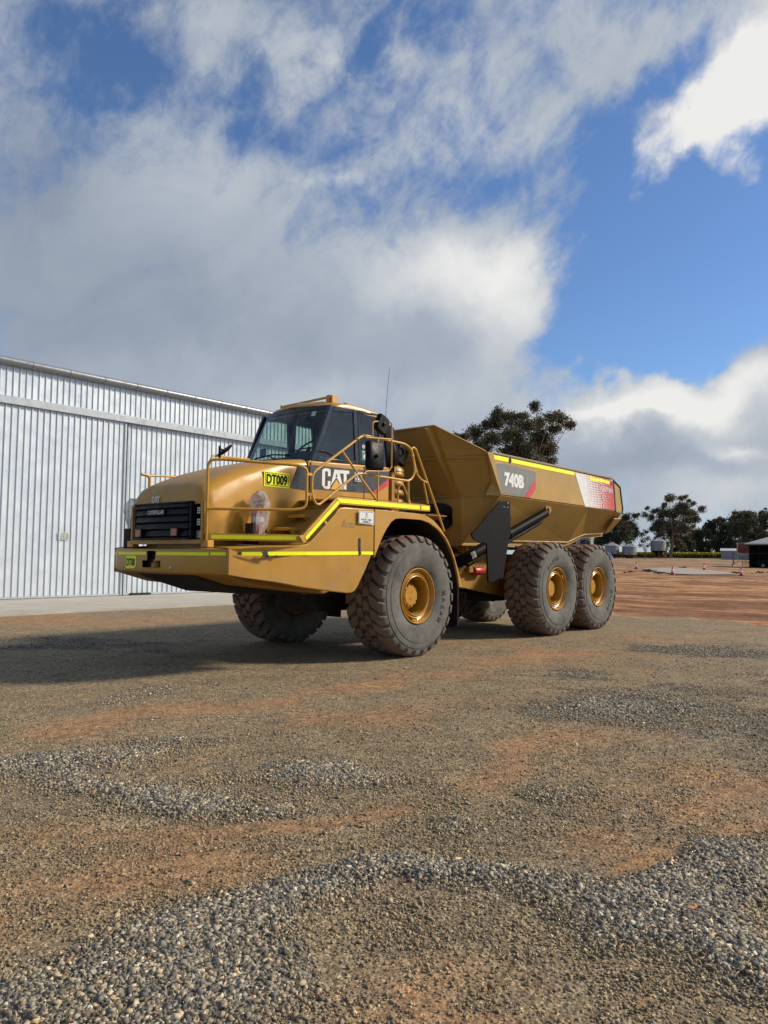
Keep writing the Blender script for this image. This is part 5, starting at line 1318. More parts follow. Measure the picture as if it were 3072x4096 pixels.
def leaves(clumps, dens, size, seed, mat_, parent, flat=.8, droop=.5, name='crown'):
    r = np.random.default_rng(seed); Cs = []; Rd = []
    tot = sum(c[3]**2 for c in clumps)
    for (x, y, z, R) in clumps:
        n = max(12, int(dens*R*R))
        d = r.normal(size=(n, 3)); d /= np.linalg.norm(d, axis=1)[:, None]
        # uneven sub-clumps inside a clump
        k = 7; sub = r.normal(size=(k, 3)); sub = sub/np.linalg.norm(sub, axis=1)[:, None]*r.uniform(.35, .82, (k, 1))
        w = r.integers(0, k, n); rad_ = r.uniform(0, 1, n)**.45
        p = sub[w]*.8+d*rad_[:, None]*r.uniform(.3, .95, (n, 1))
        p[:, 2] *= flat
        Cs.append(p*R+np.array([x, y, z]))
    P = np.concatenate(Cs); n = len(P)
    t1 = r.normal(size=(n, 3)); t1[:, 2] -= droop; t1 /= np.linalg.norm(t1, axis=1)[:, None]
    t2 = np.cross(t1, r.normal(size=(n, 3))); t2 /= np.linalg.norm(t2, axis=1)[:, None]
    L_ = (size*r.uniform(.6, 1.4, n))[:, None]; W = L_*.42
    q = np.stack([P-t1*L_*.5, P+t2*W*.5, P+t1*L_*.5, P-t2*W*.5], 1)
    me = bpy.data.meshes.new(name); me.vertices.add(n*4); me.vertices.foreach_set('co', q.astype(np.float32).ravel())
    me.loops.add(n*4); me.loops.foreach_set('vertex_index', np.arange(n*4, dtype=np.int32)); me.polygons.add(n); me.polygons.foreach_set('loop_start', np.arange(0, n*4, 4, dtype=np.int32))
    me.update(calc_edges=True); me.materials.append(mat_)
    o = bpy.data.objects.new(name, me); COL.objects.link(o); setpar(o, parent); return o
def limbs(base, clumps, r0, seed, parent, mat_, fork=.35, stems=1, twig=True):
    rd = random.Random(seed); b = B(); bx = Vector(base)
    cen_ = Vector((sum(c[0] for c in clumps)/len(clumps), sum(c[1] for c in clumps)/len(clumps), sum(c[2] for c in clumps)/len(clumps)))
    H = max(c[2]+c[3] for c in clumps)-bx.z
    forks = []
    for s in range(stems):
        off = Vector((rd.uniform(-1, 1), rd.uniform(-1, 1), 0))*.05*H*(stems > 1)
        top = bx+Vector(((cen_.x-bx.x)*.35, (cen_.y-bx.y)*.35, 0))+off*2+Vector((0, 0, H*fork))
        mid = bx.lerp(top, .5)+Vector((rd.uniform(-1, 1), rd.uniform(-1, 1), 0))*.02*H
        b.tube([tuple(bx+off-Vector((0, 0, .3))), tuple(bx+off+Vector((0, 0, .4))), tuple(mid), tuple(top)], [r0*1.5, r0*1.1, r0*.9, r0*.75], 8); forks.append(top)
    for (x, y, z, R) in clumps:
        f = min(forks, key=lambda q: (q.x-x)**2+(q.y-y)**2); t = Vector((x, y, z)); 
        if t.z < f.z: f = bx.lerp(f, max(.3, (t.z-bx.z)/(f.z-bx.z)*.8))
        m1 = f.lerp(t, .4)+Vector((rd.uniform(-1, 1), rd.uniform(-1, 1), -.4+rd.uniform(-.3, .3)))*(.10*(t-f).length)
        m2 = f.lerp(t, .75)+Vector((rd.uniform(-1, 1), rd.uniform(-1, 1), rd.uniform(-.5, .3)))*(.07*(t-f).length)
        rr = r0*rd.uniform(.28, .42)
        b.tube([tuple(f), tuple(m1), tuple(m2), tuple(t)], [rr, rr*.7, rr*.45, rr*.15], 5, cap=False)
        if twig:
            for k in range(5):
                e = t+Vector((rd.uniform(-1, 1), rd.uniform(-1, 1), rd.uniform(-.3, .9)))*R*.8
                b.tube([tuple(m2.lerp(t, rd.uniform(0, .9))), tuple(m2.lerp(e, .6)), tuple(e)], [rr*.3, rr*.2, rr*.06], 4, cap=False)
    return b.build('trunk', [mat_], parent, ang=60)
def tree_from(name, lab, base_px, D, cl_px, x0, y0, sc, size, dens, seed, group=None, r0=.3, leafm=None, bark=None, stems=1, fork=.3, depth=.8, flat=.85, rk=1.12):
    leafm = leafm or LF; bark = bark or BARK
    bpt = ground_at(base_px[0], D); t = empty(name, bpt); tag(t, lab, 'tree', group)
    rd = random.Random(seed); cl = []; W_ = [c[0] for c in cl_px]; span = (max(W_)-min(W_))*sc/CAM[6]*D
    fwd = Vector((math.cos(CAM[3]), math.sin(CAM[3]), 0))
    for (cx, cy, cr) in cl_px:
        dd = D+rd.uniform(-.5, .5)*span*depth*.6
        px, py = x0+cx*sc, y0+cy*sc; dr = ray(px, py); k = dd/math.hypot(dr[0], dr[1])
        R = cr*sc/CAM[6]*dd*rk
        cl.append((CO[0]+dr[0]*k, CO[1]+dr[1]*k, CO[2]+dr[2]*k, R))
    leaves(cl, dens, size, seed, leafm, t, flat=flat); limbs(bpt, cl, r0, seed, t, bark, fork, stems); return t
tree_from('gum_tree', 'tall dark gum tree rising behind the dump box of the truck', (2095, 2230), 62,
  [(810,180,66),(480,250,85),(430,340,95),(560,300,85),(330,360,75),(240,430,90),(140,470,62),(60,450,34),(690,270,62),(700,380,115),(850,330,80),(950,290,72),(1050,300,82),(1130,345,60),(1000,400,70),(850,470,125),(600,470,125),(400,500,100),(700,600,125),(900,600,100),(970,560,60),(550,620,100),(960,700,55),(780,720,110),(300,560,90),(-40,520,60)],
  1800, 1550, .4219, .19, 1900, 5, r0=.18, fork=.32, stems=3, flat=.8)
tree_from('gum_tree', 'dark spreading gum tree behind the two low hopper silos', (2462, 2235), 150,
  [(560,560,110),(740,500,70),(450,620,130),(650,680,110),(480,800,170),(300,850,150),(200,950,150),(80,950,120),(600,880,120),(700,830,90),(400,950,120),(750,760,50),(330,700,110),(550,700,110),(620,1000,50),(60,1030,70)],
  2380, 1950, .223, .38, 380, 6, r0=.22, fork=.25, stems=2, leafm=LFD, depth=.9)
tree_from('gum_sapling', 'slender pale-stemmed young gum tree between the silos', (2578, 2232), 152,
  [(840,850,60),(930,790,50),(860,950,60),(950,910,55),(820,1040,45),(950,1040,50),(900,780,40),(790,800,40)],
  2380, 1950, .223, .34, 170, 7, r0=.12, fork=.2, stems=2, depth=.7)
tree_from('gum_tree', 'large open-crowned gum tree beside the raised cone-bottom silo', (2680, 2236), 158,
  [(935,365,38),(1370,170,74),(1340,230,66),(1540,190,56),(1625,170,40),(1240,330,56),(900,490,52),(1000,540,60),(1090,420,62),(1200,450,100),(1350,480,100),(1500,400,110),(1600,330,95),(1690,240,40),(1760,290,45),(1915,390,60),(1640,430,90),(1730,470,80),(1810,560,70),(1650,600,110),(1100,640,95),(1050,740,60),(1200,700,110),(1350,680,110),(1150,830,70),(1300,850,100),(1450,800,110),(1500,650,120),(1620,760,90),(1740,700,50),(1500,980,55),(1400,930,60),(1250,1000,60),(1560,1050,60)],
  2380, 1950, .223, .30, 620, 8, r0=.24, fork=.33, stems=3, depth=.8, rk=1.3)
rw = random.Random(99)
WOOD = [(2640,2150,28),(2700,2142,30),(2740,2140,34),(2786,2112,36),(2812,2120,36),(2838,2112,38),(2870,2080,40),(2900,2068,42),(2935,2062,42),(2962,2048,44),(2992,2042,46),(3020,2044,46),(3050,2046,46),(3085,2044,50)]
WL = 'dark gum tree in the dense wood behind the small tin shed'
for i, (tx, ty, w) in enumerate(WOOD):
    D = 215+rw.uniform(-25, 25); cl = []
    by = 2222
    for k in range(24):
        fy = rw.uniform(0, 1); yy = ty+10+(by-ty-18)*fy; ww = w*(.55+.6*math.sin(PI*min(1, fy+.2)))
        cl.append((tx+rw.uniform(-ww, ww), yy, rw.uniform(.32, .55)*w*.85))
    for k in range(4): cl.append((tx+rw.uniform(-w*.8, w*.8), ty+rw.uniform(4, 14), rw.uniform(7, 12)))
    tree_from('wood_tree', WL, (tx, 2225), D, cl, 0, 0, 1.0, .60, 80, 200+i, group='trees of the wood behind the yard', r0=.2, fork=.3, depth=.5, leafm=LFD, bark=BARK if i % 3 == 0 else BARKD)
for i, (tx, ty, w) in enumerate([(2230, 2150, 30), (2290, 2140, 34), (2350, 2150, 30)]):
    cl = [(tx+rw.uniform(-w, w), rw.uniform(ty, 2215), rw.uniform(8, 14)) for k in range(14)]
    tree_from('wood_tree', 'low dark gum tree behind the tall round silos, seen under the dump box', (tx, 2228), 190, cl, 0, 0, 1.0, .5, 90, 300+i, group='low trees behind the tall silos', r0=.3, leafm=LFD, bark=BARKD)
tw = tree_from('wood_tree', 'thin lone tree top standing above the wood near the right edge', (3062, 2225), 260, [(3062,2033,5),(3066,2036,4),(3058,2035,4)], 0, 0, 1.0, .4, 200, 401, r0=.09, fork=.9, leafm=LFD, bark=BARKD)

# ---------------------------------------------------------------- silos
GAL = mat('galvanised', (.25, .275, .29), .5, .35, var=.12, dust=.2, vs=1.2, streak=.25)
GALR = mat('silo_roof', (.36, .38, .39), .45, .35, var=.08, vs=1.5)
RBR = mat('rusty_brown', (.14, .065, .03), .8, var=.3, vs=2)
def silo(lab, px, D, wpx, ztop_px, zeave_px, zbot_px, zcone_px, legs, rings, grp, wd=None, cone_mat=None):
    g = ground_at(px, D); R = wpx/2/CAM[6]*D
    def Z(py): d = ray(px, py); return CO[2]+d[2]/math.hypot(d[0], d[1])*D
    t = empty('silo', g); tag(t, lab, 'silo', grp)
    zt_, ze, zb_, zc = Z(ztop_px), Z(zeave_px), Z(zbot_px), Z(zcone_px)
    b = B(); pr = []; n = rings
    for i in range(n):
        a = zb_+(ze-zb_)*i/n; c = zb_+(ze-zb_)*(i+1)/n; pr += [(R, a), (R+.025, a+(c-a)*.1), (R+.025, a+(c-a)*.25), (R, a+(c-a)*.35)]
    pr.append((R, ze)); b.lathe(pr, (g[0], g[1], 0), 'z', 40); b.build('barrel', [GAL], t, ang=30)
    b = B(); b.lathe([(R+.08, ze-.05), (R+.06, ze+.03), (.35, zt_-.12), (.33, zt_), (0, zt_)], (g[0], g[1], 0), 'z', 40)
    for k in range(12):
        a = 2*PI*k/12; b.tube([(g[0]+R*math.cos(a), g[1]+R*math.sin(a), ze+.05), (g[0]+.35*math.cos(a), g[1]+.35*math.sin(a), zt_-.1)], .03, 4)
    b.build('roof', [GALR], t, ang=30)
    if legs:
        b = B(); b.lathe([(R, zb_), (.35, zc), (.3, zc-.3), (0, zc-.3)], (g[0], g[1], 0), 'z', 32); b.tube([(g[0], g[1], zc), (g[0]-.3, g[1]-.6, g[2]+.7)], .18, 8); b.build('hopper', [cone_mat or RBR], t, ang=30)
        for k in range(6):
            a = 2*PI*k/6+.4; c_, s_ = math.cos(a), math.sin(a); q = B()
            q.tube([(g[0]+R*c_, g[1]+R*s_, zb_+.5), (g[0]+R*c_, g[1]+R*s_, g[2]-.3)], .07, 6); q.tube([(g[0]+R*c_, g[1]+R*s_, g[2]+.2), (g[0]+R*.5*c_, g[1]+R*.5*s_, (zb_+zc)/2)], .04, 5)
            q.build('leg', [RBR], t)
        q = B(); q.lathe([(R+.03, g[2]+.25), (R+.09, g[2]+.25), (R+.09, g[2]+.33), (R+.03, g[2]+.33)], (g[0], g[1], 0), 'z', 24); q.build('base_ring', [RBR], t)
    if wd:
        d = Vector((CO[0]-g[0], CO[1]-g[1], 0)).normalized(); ex = Vector((-d.y, d.x, 0)); a0 = math.atan2(d.y, d.x); q = B()
        n = len(wd)
        for i, ch in enumerate(wd):
            a = a0+(i-(n-1)/2+.2)*.155; dd = Vector((math.cos(a), math.sin(a), 0)); e_ = Vector((-dd.y, dd.x, 0)); p = Vector((g[0], g[1], 0))+dd*(R+.04)-e_*.28
            text(ch, '', None, (p.x, p.y, ze-(ze-zb_)*wdz), e_, (0, 0, 1), .52, .85, .002, add=q, bold=.03)
        q.build('lettering', [mat('ink_black', (.02, .02, .02), .7)], t, smooth=False)
    return t, g, R
k_ = .223
wdz = .45
silo('low galvanised hopper silo on short legs, nearest the truck tyre', 2380+303*k_, 145, 236*k_, 1950+980*k_, 1950+1045*k_, 1950+1195*k_, 1950+1270*k_, True, 6, 'hopper silos')
silo('galvanised hopper silo with dark cone, between the nearest silo and the sapling', 2380+617*k_, 145, 238*k_, 1950+1005*k_, 1950+1062*k_, 1950+1212*k_, 1950+1285*k_, True, 6, 'hopper silos', cone_mat=BLK)
silo('tall-legged galvanised silo with rust streaks and black cone beside the big gum tree', 2380+1138*k_, 148, 246*k_, 1950+900*k_, 1950+965*k_, 1950+1135*k_, 1950+1215*k_, True, 9, 'hopper silos', cone_mat=BLK)
wdz = .55
silo('round grain silo with black capital letters seen under the tail of the dump box', 2341, 120, 62, 2105, 2118, 2232, 2232, False, 12, 'tall round silos', wd='MOYLAN')
silo('round grain silo partly hidden behind the rear tyre, left of the lettered one', 2288, 132, 52, 2112, 2124, 2232, 2232, False, 12, 'tall round silos', wd='MOYLAN')
g = ground_at(2308, 118); b = B()
for dx in (-.2, .2): b.tube([(g[0]+dx, g[1], g[2]), (g[0]+dx, g[1], g[2]+5.0)], .035, 5)
for k in range(14): b.tube([(g[0]-.2, g[1], g[2]+.3+k*.34), (g[0]+.2, g[1], g[2]+.3+k*.34)], .025, 5)
tag(b.build('silo_ladder', [mat('dark_steel', (.06, .06, .065), .6)]), 'dark steel ladder standing between the two round grain silos', 'ladder')
g = ground_at(2430, 140); b = B()
for j in range(6):
    b.lathe([(0, 0), (.9-.1*j, .02), (.5, .35), (.2, .7+.1*j), (0, .9)], (g[0]+random.uniform(-.4, .4), g[1]+random.uniform(-.3, .3), g[2]), 'z', 7)
tag(b.build('blue_tarp', [mat('tarp_blue', (.03, .13, .42), .5)], fixn=True, smooth=False), 'crumpled blue tarpaulin on the ground beside the nearest hopper silo', 'tarpaulin')
g = ground_at(2410, 150); b = B()
for k in range(3): b.tube([(g[0]-2, g[1]+2, g[2]+.6+.6*k), (g[0]+1.6, g[1]-1.6, g[2]+.6+.6*k)], .04, 5)
for k in range(4): b.tube([(g[0]-2+k*1.2, g[1]+2-k*1.2, g[2]-.2), (g[0]-2+k*1.2, g[1]+2-k*1.2, g[2]+1.9)], .05, 5)
tag(b.build('yard_rail', [BLK]), 'dark steel rail fence behind the rear tyre beside the hopper silo', 'fence')

# ---------------------------------------------------------------- canola field edge and dirt verge
def canola():
    r = np.random.default_rng(4); n = 26000
    az0 = math.atan2(ray(3072+80, 2240)[1], ray(3072+80, 2240)[0]); az1 = math.atan2(ray(2380, 2240)[1], ray(2380, 2240)[0])
    a = r.uniform(az0, az1, n); D = 168+r.uniform(0, 1, n)**2*120; x = CO[0]+D*np.cos(a); y = CO[1]+D*np.sin(a); z = terrain(x, y)
    h = r.uniform(.75, 1.25, n); V_ = []; F_ = []; m_ = []
    ang = r.uniform(0, PI, n); w = r.uniform(.15, .4, n)
    for i in range(n):
        c, s = math.cos(ang[i])*w[i], math.sin(ang[i])*w[i]; o = len(V_); X, Y, Z, H = x[i], y[i], z[i], h[i]
        V_ += [(X-c, Y-s, Z-.1), (X+c, Y+s, Z-.1), (X+c*1.2, Y+s*1.2, Z+H*.72), (X-c*1.2, Y-s*1.2, Z+H*.72), (X+c*.5, Y+s*.5, Z+H), (X-c*.5, Y-s*.5, Z+H)]
        F_ += [(o, o+1, o+2, o+3), (o+3, o+2, o+4, o+5)]; m_ += [0, 1]
    b = B(); b.v = V_; b.f = F_; b.m = m_
    o = b.build('canola_crop', [mat('crop_green', (.10, .16, .03), .8, var=.3, vs=.3), mat('crop_yellow', (.55, .46, .02), .7, var=.25, vs=.3)], smooth=False)
    tag(o, 'band of flowering yellow canola growing beyond the silos and trees', 'canola crop', kind='stuff')
canola()

# ---------------------------------------------------------------- concrete pad and cones
def on_ground(px, py):
    lo, hi = 10.0, 260.0; d = ray(px, py); n_ = math.hypot(d[0], d[1]); f = lambda D: CO[2]+d[2]/n_*D-float(terrain(CO[0]+d[0]/n_*D, CO[1]+d[1]/n_*D))
    D = lo
    while D < hi and f(D) > 0: D += .25
    return (CO[0]+d[0]/n_*D, CO[1]+d[1]/n_*D, float(terrain(CO[0]+d[0]/n_*D, CO[1]+d[1]/n_*D)), D)
pc = [(2562, 2274.5), (2645, 2273.0), (2745, 2273.5), (2810, 2279.5), (2900, 2289.5), (2958, 2299), (2880, 2300), (2780, 2300), (2700, 2297), (2630, 2288)]
PG = [on_ground(*q) for q in pc]; b = B(); cx = sum(q[0] for q in PG)/10; cy = sum(q[1] for q in PG)/10
vs = []; 
for k in range(9):
    t = 1-k/8.5
    for q in PG:
        x = cx+(q[0]-cx)*t; y = cy+(q[1]-cy)*t; vs.append((x, y, float(terrain(x, y))+.045+(.02*(1-t))))
fs = [(k*10+i, k*10+(i+1) % 10, (k+1)*10+(i+1) % 10, (k+1)*10+i) for k in range(8) for i in range(10)]+[tuple(80+i for i in range(10))]
b.add(vs, fs); pd = b.build('concrete_pad', [mat('pale_concrete', (.36, .33, .29), .85, var=.14, dust=.85, dustcol=(.36, .27, .2), vs=.35)], fixn=True); tag(pd, kind='structure')
CR1 = mat('cone_red', (.62, .035, .02), .5, var=.08, vs=8); CWH = mat('cone_white', (.72, .74, .70), .4, var=.05, vs=8)
def cone(loc, h):
    t = empty('traffic_cone', loc); k = h/.7
    b = B(); b.bb(-.19, .19, -.19, .19, -.01, .035); b.xf(Matrix.Scale(k, 4)); o = b.build('base', [mat('cone_base', (.05, .045, .04), .8)], None, bevel=.01); o.parent = t
    b = B(); b.lathe([(.135, .035), (.105, .22)], (0, 0, 0), 'z', 20, mi=0); b.lathe([(.105, .22), (.068, .46)], (0, 0, 0), 'z', 20, mi=1); b.lathe([(.068, .46), (.03, .69), (.024, .70), (0, .70)], (0, 0, 0), 'z', 20, mi=0)
    b.xf(Matrix.Scale(k, 4)); o = b.build('cone_body', [CR1, CWH], None, ang=50); o.parent = t; return t
cl_ = [((2545, 2276), 'red and white traffic cone at the left end of the concrete pad'), ((2690, 2298), 'red and white traffic cone at the near edge of the concrete pad'),
       ((2817, 2281), 'red and white traffic cone on the far side of the concrete pad'), ((2965, 2302), 'red and white traffic cone at the right end of the concrete pad')]
c0_ = None
for q, lab in cl_:
    p = on_ground(*q)
    if c0_ is None: c0_ = cone(p[:3], .72); t = c0_; org = Vector(p[:3])
    else:
        t = c0_.copy(); COL.objects.link(t); t.location = p[:3]
        for ch in list(c0_.children):
            d = ch.copy(); COL.objects.link(d); d.parent = t
    tag(t, lab, 'traffic cone', 'cones round the concrete pad')
# dark grass tufts at the pad edge
b = B(); rg = random.Random(3)
for (px, py, sx, n_) in ((2595, 2284, 26, 90), (2640, 2292, 20, 50), (2735, 2270, 16, 30), (2943, 2292, 12, 60), (2600, 2278, 10, 20), (2520, 2288, 25, 25), (3040, 2290, 20, 30)):
    for k in range(n_):
        p = on_ground(px+rg.gauss(0, sx*.6), py+rg.gauss(0, 1.5)); h = rg.uniform(.03, .1); a = rg.uniform(0, PI)
        w = rg.uniform(.05, .14); c, s = math.cos(a)*w, math.sin(a)*w
        b.add([(p[0]-c, p[1]-s, p[2]-.02), (p[0]+c, p[1]+s, p[2]-.02), (p[0]+c*.6, p[1]+s*.6, p[2]+h), (p[0]-c*.3, p[1]-s*.3, p[2]+h*.8)], [(0, 1, 2, 3)])
tag(b.build('weeds', [mat('weed_olive', (.07, .06, .03), .9, var=.3, vs=2)], smooth=False), 'low dark weeds along the edges of the concrete pad', 'weeds', kind='stuff')

# ---------------------------------------------------------------- sheds, tank and carport at the right
def facing(px, D):      # local frame at a spot: right, away, up
    g = Vector(ground_at(px, D)); d = ray(px, 2240); f = Vector((d[0], d[1], 0)).normalized(); r = Vector((f.y, -f.x, 0)); return g, r, f
def fr_box(b, g, r, f, a0, a1, d0, d1, z0, z1, mi=0):
    q = [g+r*a+f*d for a, d in ((a0, d0), (a1, d0), (a1, d1), (a0, d1))]
    vs = [(p.x, p.y, g.z+z0) for p in q]+[(p.x, p.y, g.z+z1) for p in q]
    b.add(vs, [(0, 3, 2, 1), (4, 5, 6, 7), (0, 1, 5, 4), (1, 2, 6, 5), (2, 3, 7, 6), (3, 0, 4, 7)], mi)
g, r, f = facing(2880, 140); g.z = float(terrain(g.x, g.y))-.25
m_px = 140/CAM[6]
t = empty('tin_shed', g); tag(t, 'small grey tin shed with a white roof in front of the wood', 'shed')
b = B(); fr_box(b, g, r, f, 0.2, 5.6, 0, 4, 0, 1.75); b.build('wall', [mat('weathered_tin', (.30, .32, .34), .6, .2, var=.2, vs=.6, streak=.4)], t)
b = B(); q = g; P = [g+r*a+f*d for a, d in ((0.0, -.2), (5.8, -.2), (5.8, 2), (0.1, 2), (5.8, 4.2), (0.1, 4.2))]; z1, z2 = g.z+1.7, g.z+2.15
b.add([(P[0].x, P[0].y, z1), (P[1].x, P[1].y, z1), (P[2].x, P[2].y, z2), (P[3].x, P[3].y, z2), (P[4].x, P[4].y, z1), (P[5].x, P[5].y, z1)], [(0, 1, 2, 3), (3, 2, 4, 5)]); b.build('roof', [mat('white_tin', (.5, .52, .52), .5, .1, var=.1, vs=1)], t, smooth=False)
b = B(); fr_box(b, g, r, f, 4.2, 4.75, -.03, 0, .1, 1.0); b.build('door', [mat('dark_door', (.12, .13, .15), .6)], t)
g, r, f = facing(2948, 118); g.z -= .1
t = empty('tank_stand', g); tag(t, 'dark red cylindrical fuel tank on a steel stand beside the carport', 'fuel tank')
b = B(); c = g+r*1.0+Vector((0, 0, 2.45)); zz = .72
pr = [(0, -1.05), (.55, -1.03), (.7, -.9), (.74, -.8), (.74, 1.5), (.7, 1.6), (0, 1.7)]; o = len(b.v); b.lathe(pr, (0, 0, 0), 'x', 24)
Mx = Matrix.Translation(c) @ Matrix(((r.x, f.x, 0, 0), (r.y, f.y, 0, 0), (0, 0, 1, 0), (0, 0, 0, 1))); b.xf(Mx); b.build('tank', [mat('tank_red', (.14, .035, .03), .6, var=.2, vs=1.5)], t, ang=40)
b = B()
for a in (-.5, 1.9):
    for d in (-.5, .5):
        p = g+r*a+f*d; b.tube([(p.x, p.y, g.z-.2), (p.x, p.y, g.z+1.9)], .05, 6)
for d in (-.5, .5):
    p = g+r*-.5+f*d; p2 = g+r*1.9+f*d; b.tube([(p.x, p.y, g.z+.1), (p2.x, p2.y, g.z+1.8)], .03, 5); b.tube([(p.x, p.y, g.z+1.8), (p2.x, p2.y, g.z+.1)], .03, 5)
b.build('stand', [RBR], t)
b = B(); p = g+r*.1-f*.8; b.tube([(p.x, p.y, g.z), (p.x, p.y, g.z+3.2)], .035, 6); b.build('vent_pipe', [mat('pale_pipe', (.5, .5, .48), .6)], t)
g, r, f = facing(2975, 108)
b = B()
for k in range(4): b.tube([tuple(g+r*-.2+Vector((0, 0, .15+.22*k))), tuple(g+r*2.4+Vector((0, 0, .15+.22*k)))], .045, 5)
for a in (-.2, 1.1, 2.4): b.tube([tuple(g+r*a+Vector((0, 0, -.2))), tuple(g+r*a+Vector((0, 0, .95)))], .05, 5)
b.tube([tuple(g+r*-1.4+Vector((0, 0, 0))), tuple(g+r*-.9+Vector((0, 0, 1.5)))], .06, 6); b.tube([tuple(g+r*-1.4+Vector((0, 0, 0))), tuple(g+r*-1.1+Vector((0, 0, .5)))], .1, 6)
tag(b.build('stacked_rails', [mat('pale_steel', (.33, .28, .23), .7)]), 'stack of pale steel yard rails lying left of the carport', 'steel rails')
# carport: hip roof, dark mesh walls
g, r, f = facing(2998, 100); g.z -= .12
t = empty('carport', g); tag(t, 'open carport with a grey hipped roof and dark mesh walls at the right edge', 'carport')
W2 = 9.0; H_ = 2.95; e = 100/CAM[6]
b = B(); pts = [(-.55, -.4), (W2+.5, -.4), (W2+.5, 7.4), (-.55, 7.4)]; Q = [g+r*a+f*d+Vector((0, 0, H_)) for a, d in pts]; R1 = g+r*3.6+f*3.5+Vector((0, 0, H_+1.35)); R2 = g+r*(W2-3.0)+f*3.5+Vector((0, 0, H_+1.35))
b.add([tuple(q) for q in Q]+[tuple(R1), tuple(R2)]+[(q.x, q.y, q.z-.12) for q in Q], [(0, 1, 5, 4), (1, 2, 5), (2, 3, 4, 5), (3, 0, 4), (0, 6, 7, 1), (1, 7, 8, 2), (2, 8, 9, 3), (3, 9, 6, 0)]); b.build('roof', [mat('carport_roof', (.33, .34, .36), .6, .1, var=.08, vs=.6)], t, smooth=False)
for a in (0, 1.0, 2.2, 3.3, 4.6, 6.0, 7.4, W2):
    for d in (0, 7.0):
        b = B(); fr_box(b, g, r, f, a-.05, a+.05, d-.05, d+.05, -.3, H_-.05); b.build('post', [BLK], t)
b = B(); fr_box(b, g, r, f, 0, W2, -.01, .03, 1.75, 1.82); fr_box(b, g, r, f, 0, W2, 6.95, 7.0, -.2, H_-.1); fr_box(b, g, r, f, -.0, .04, .1, 6.9, -.2, H_-.1); b.build('mesh_wall', [mat('shade_mesh', (.015, .015, .017), .8)], t)
b = B(); fr_box(b, g, r, f, 2.35, 2.55, -.5, -.42, H_-.35, H_-.12); b.build('floodlight', [WHT], t)
# parked dark ute inside
c = empty('parked_ute', g+r*2.6+f*2.4); tag(c, 'dark parked ute with alloy wheels inside the mesh carport', 'car')
prof = [(-2.4, .45), (-2.4, .95), (-2.2, 1.05), (-1.1, 1.12), (-.3, 1.70), (1.1, 1.75), (1.35, 1.15), (2.9, 1.15), (2.9, .5)]
b = B(); vs = []
o_ = g+r*2.9+f*1.4
for d in (0, 1.75):
    for x, z in prof: p = o_+r*x+f*d; vs.append((p.x, p.y, g.z+z-.05))
n = len(prof); b.add(vs, [tuple(range(n)), tuple(range(2*n-1, n-1, -1))]+[(i, n+i, n+(i+1) % n, (i+1) % n) for i in range(n)]); cb = b.build('body', [mat('dark_car_paint', (.005, .006, .007), .5, spec=.2)], c, bevel=.06, fixn=True)
b = B(); vs = []
for x, z in ((-.95, 1.14), (-.28, 1.62), (.4, 1.65), (.4, 1.16)): p = o_+r*x-f*.02; vs.append((p.x, p.y, g.z+z-.05))
b.add(vs, [(0, 1, 2, 3)]); b.build('window', [BLKG], c, smooth=False)
for x in (-1.45, 1.9):
    for d in (.0, 1.72):
        p = o_+r*x+f*d; b = B(); b.lathe([(0, -.1), (.36, -.1), (.38, 0), (.36, .1), (0, .1)], (0, 0, 0), 'y', 20); b.xf(Matrix.Translation((p.x, p.y, g.z+.36)) @ Matrix(((r.x, f.x, 0, 0), (r.y, f.y, 0, 0), (0, 0, 1, 0), (0, 0, 0, 1)))); w = b.build('wheel', [RUB], c, fixn=True)
        b = B()
        for k in range(6): b.box((.11*math.cos(k*PI/3), -.11, .11*math.sin(k*PI/3)), (.2, .02, .05), Matrix.Rotation(-k*PI/3, 3, 'Y'))
        b.xf(Matrix.Translation((p.x, p.y, g.z+.36)) @ Matrix(((r.x, f.x, 0, 0), (r.y, f.y, 0, 0), (0, 0, 1, 0), (0, 0, 0, 1)))); b.build('rim', [STEEL], w)

# ---------------------------------------------------------------- sun and sky
sd = Vector((math.cos(rad(-40))*math.cos(rad(32)), math.sin(rad(-40))*math.cos(rad(32)), math.sin(rad(32))))
el = math.asin(sd.z); azs_ = math.atan2(sd.y, sd.x)
sun = bpy.data.lights.new('sun', 'SUN'); sun.energy = 4.1; sun.angle = rad(7.5); sun.color = (1.0, .87, .69)
so = bpy.data.objects.new('sun', sun); COL.objects.link(so); so.rotation_euler = sd.to_track_quat('Z', 'Y').to_euler()
W = bpy.data.worlds.new('World'); SC.world = W; W.use_nodes = True; nt = W.node_tree
bg = nt.nodes['Background']; BGS = .10; bg.inputs[1].default_value = BGS
sky = N(nt, 'ShaderNodeTexSky'); sky.sky_type = 'NISHITA'; sky.sun_disc = False; sky.sun_elevation = el; sky.sun_rotation = PI/2-azs_
sky.air_density = 1.0; sky.dust_density = .3; sky.ozone_density = 2.2
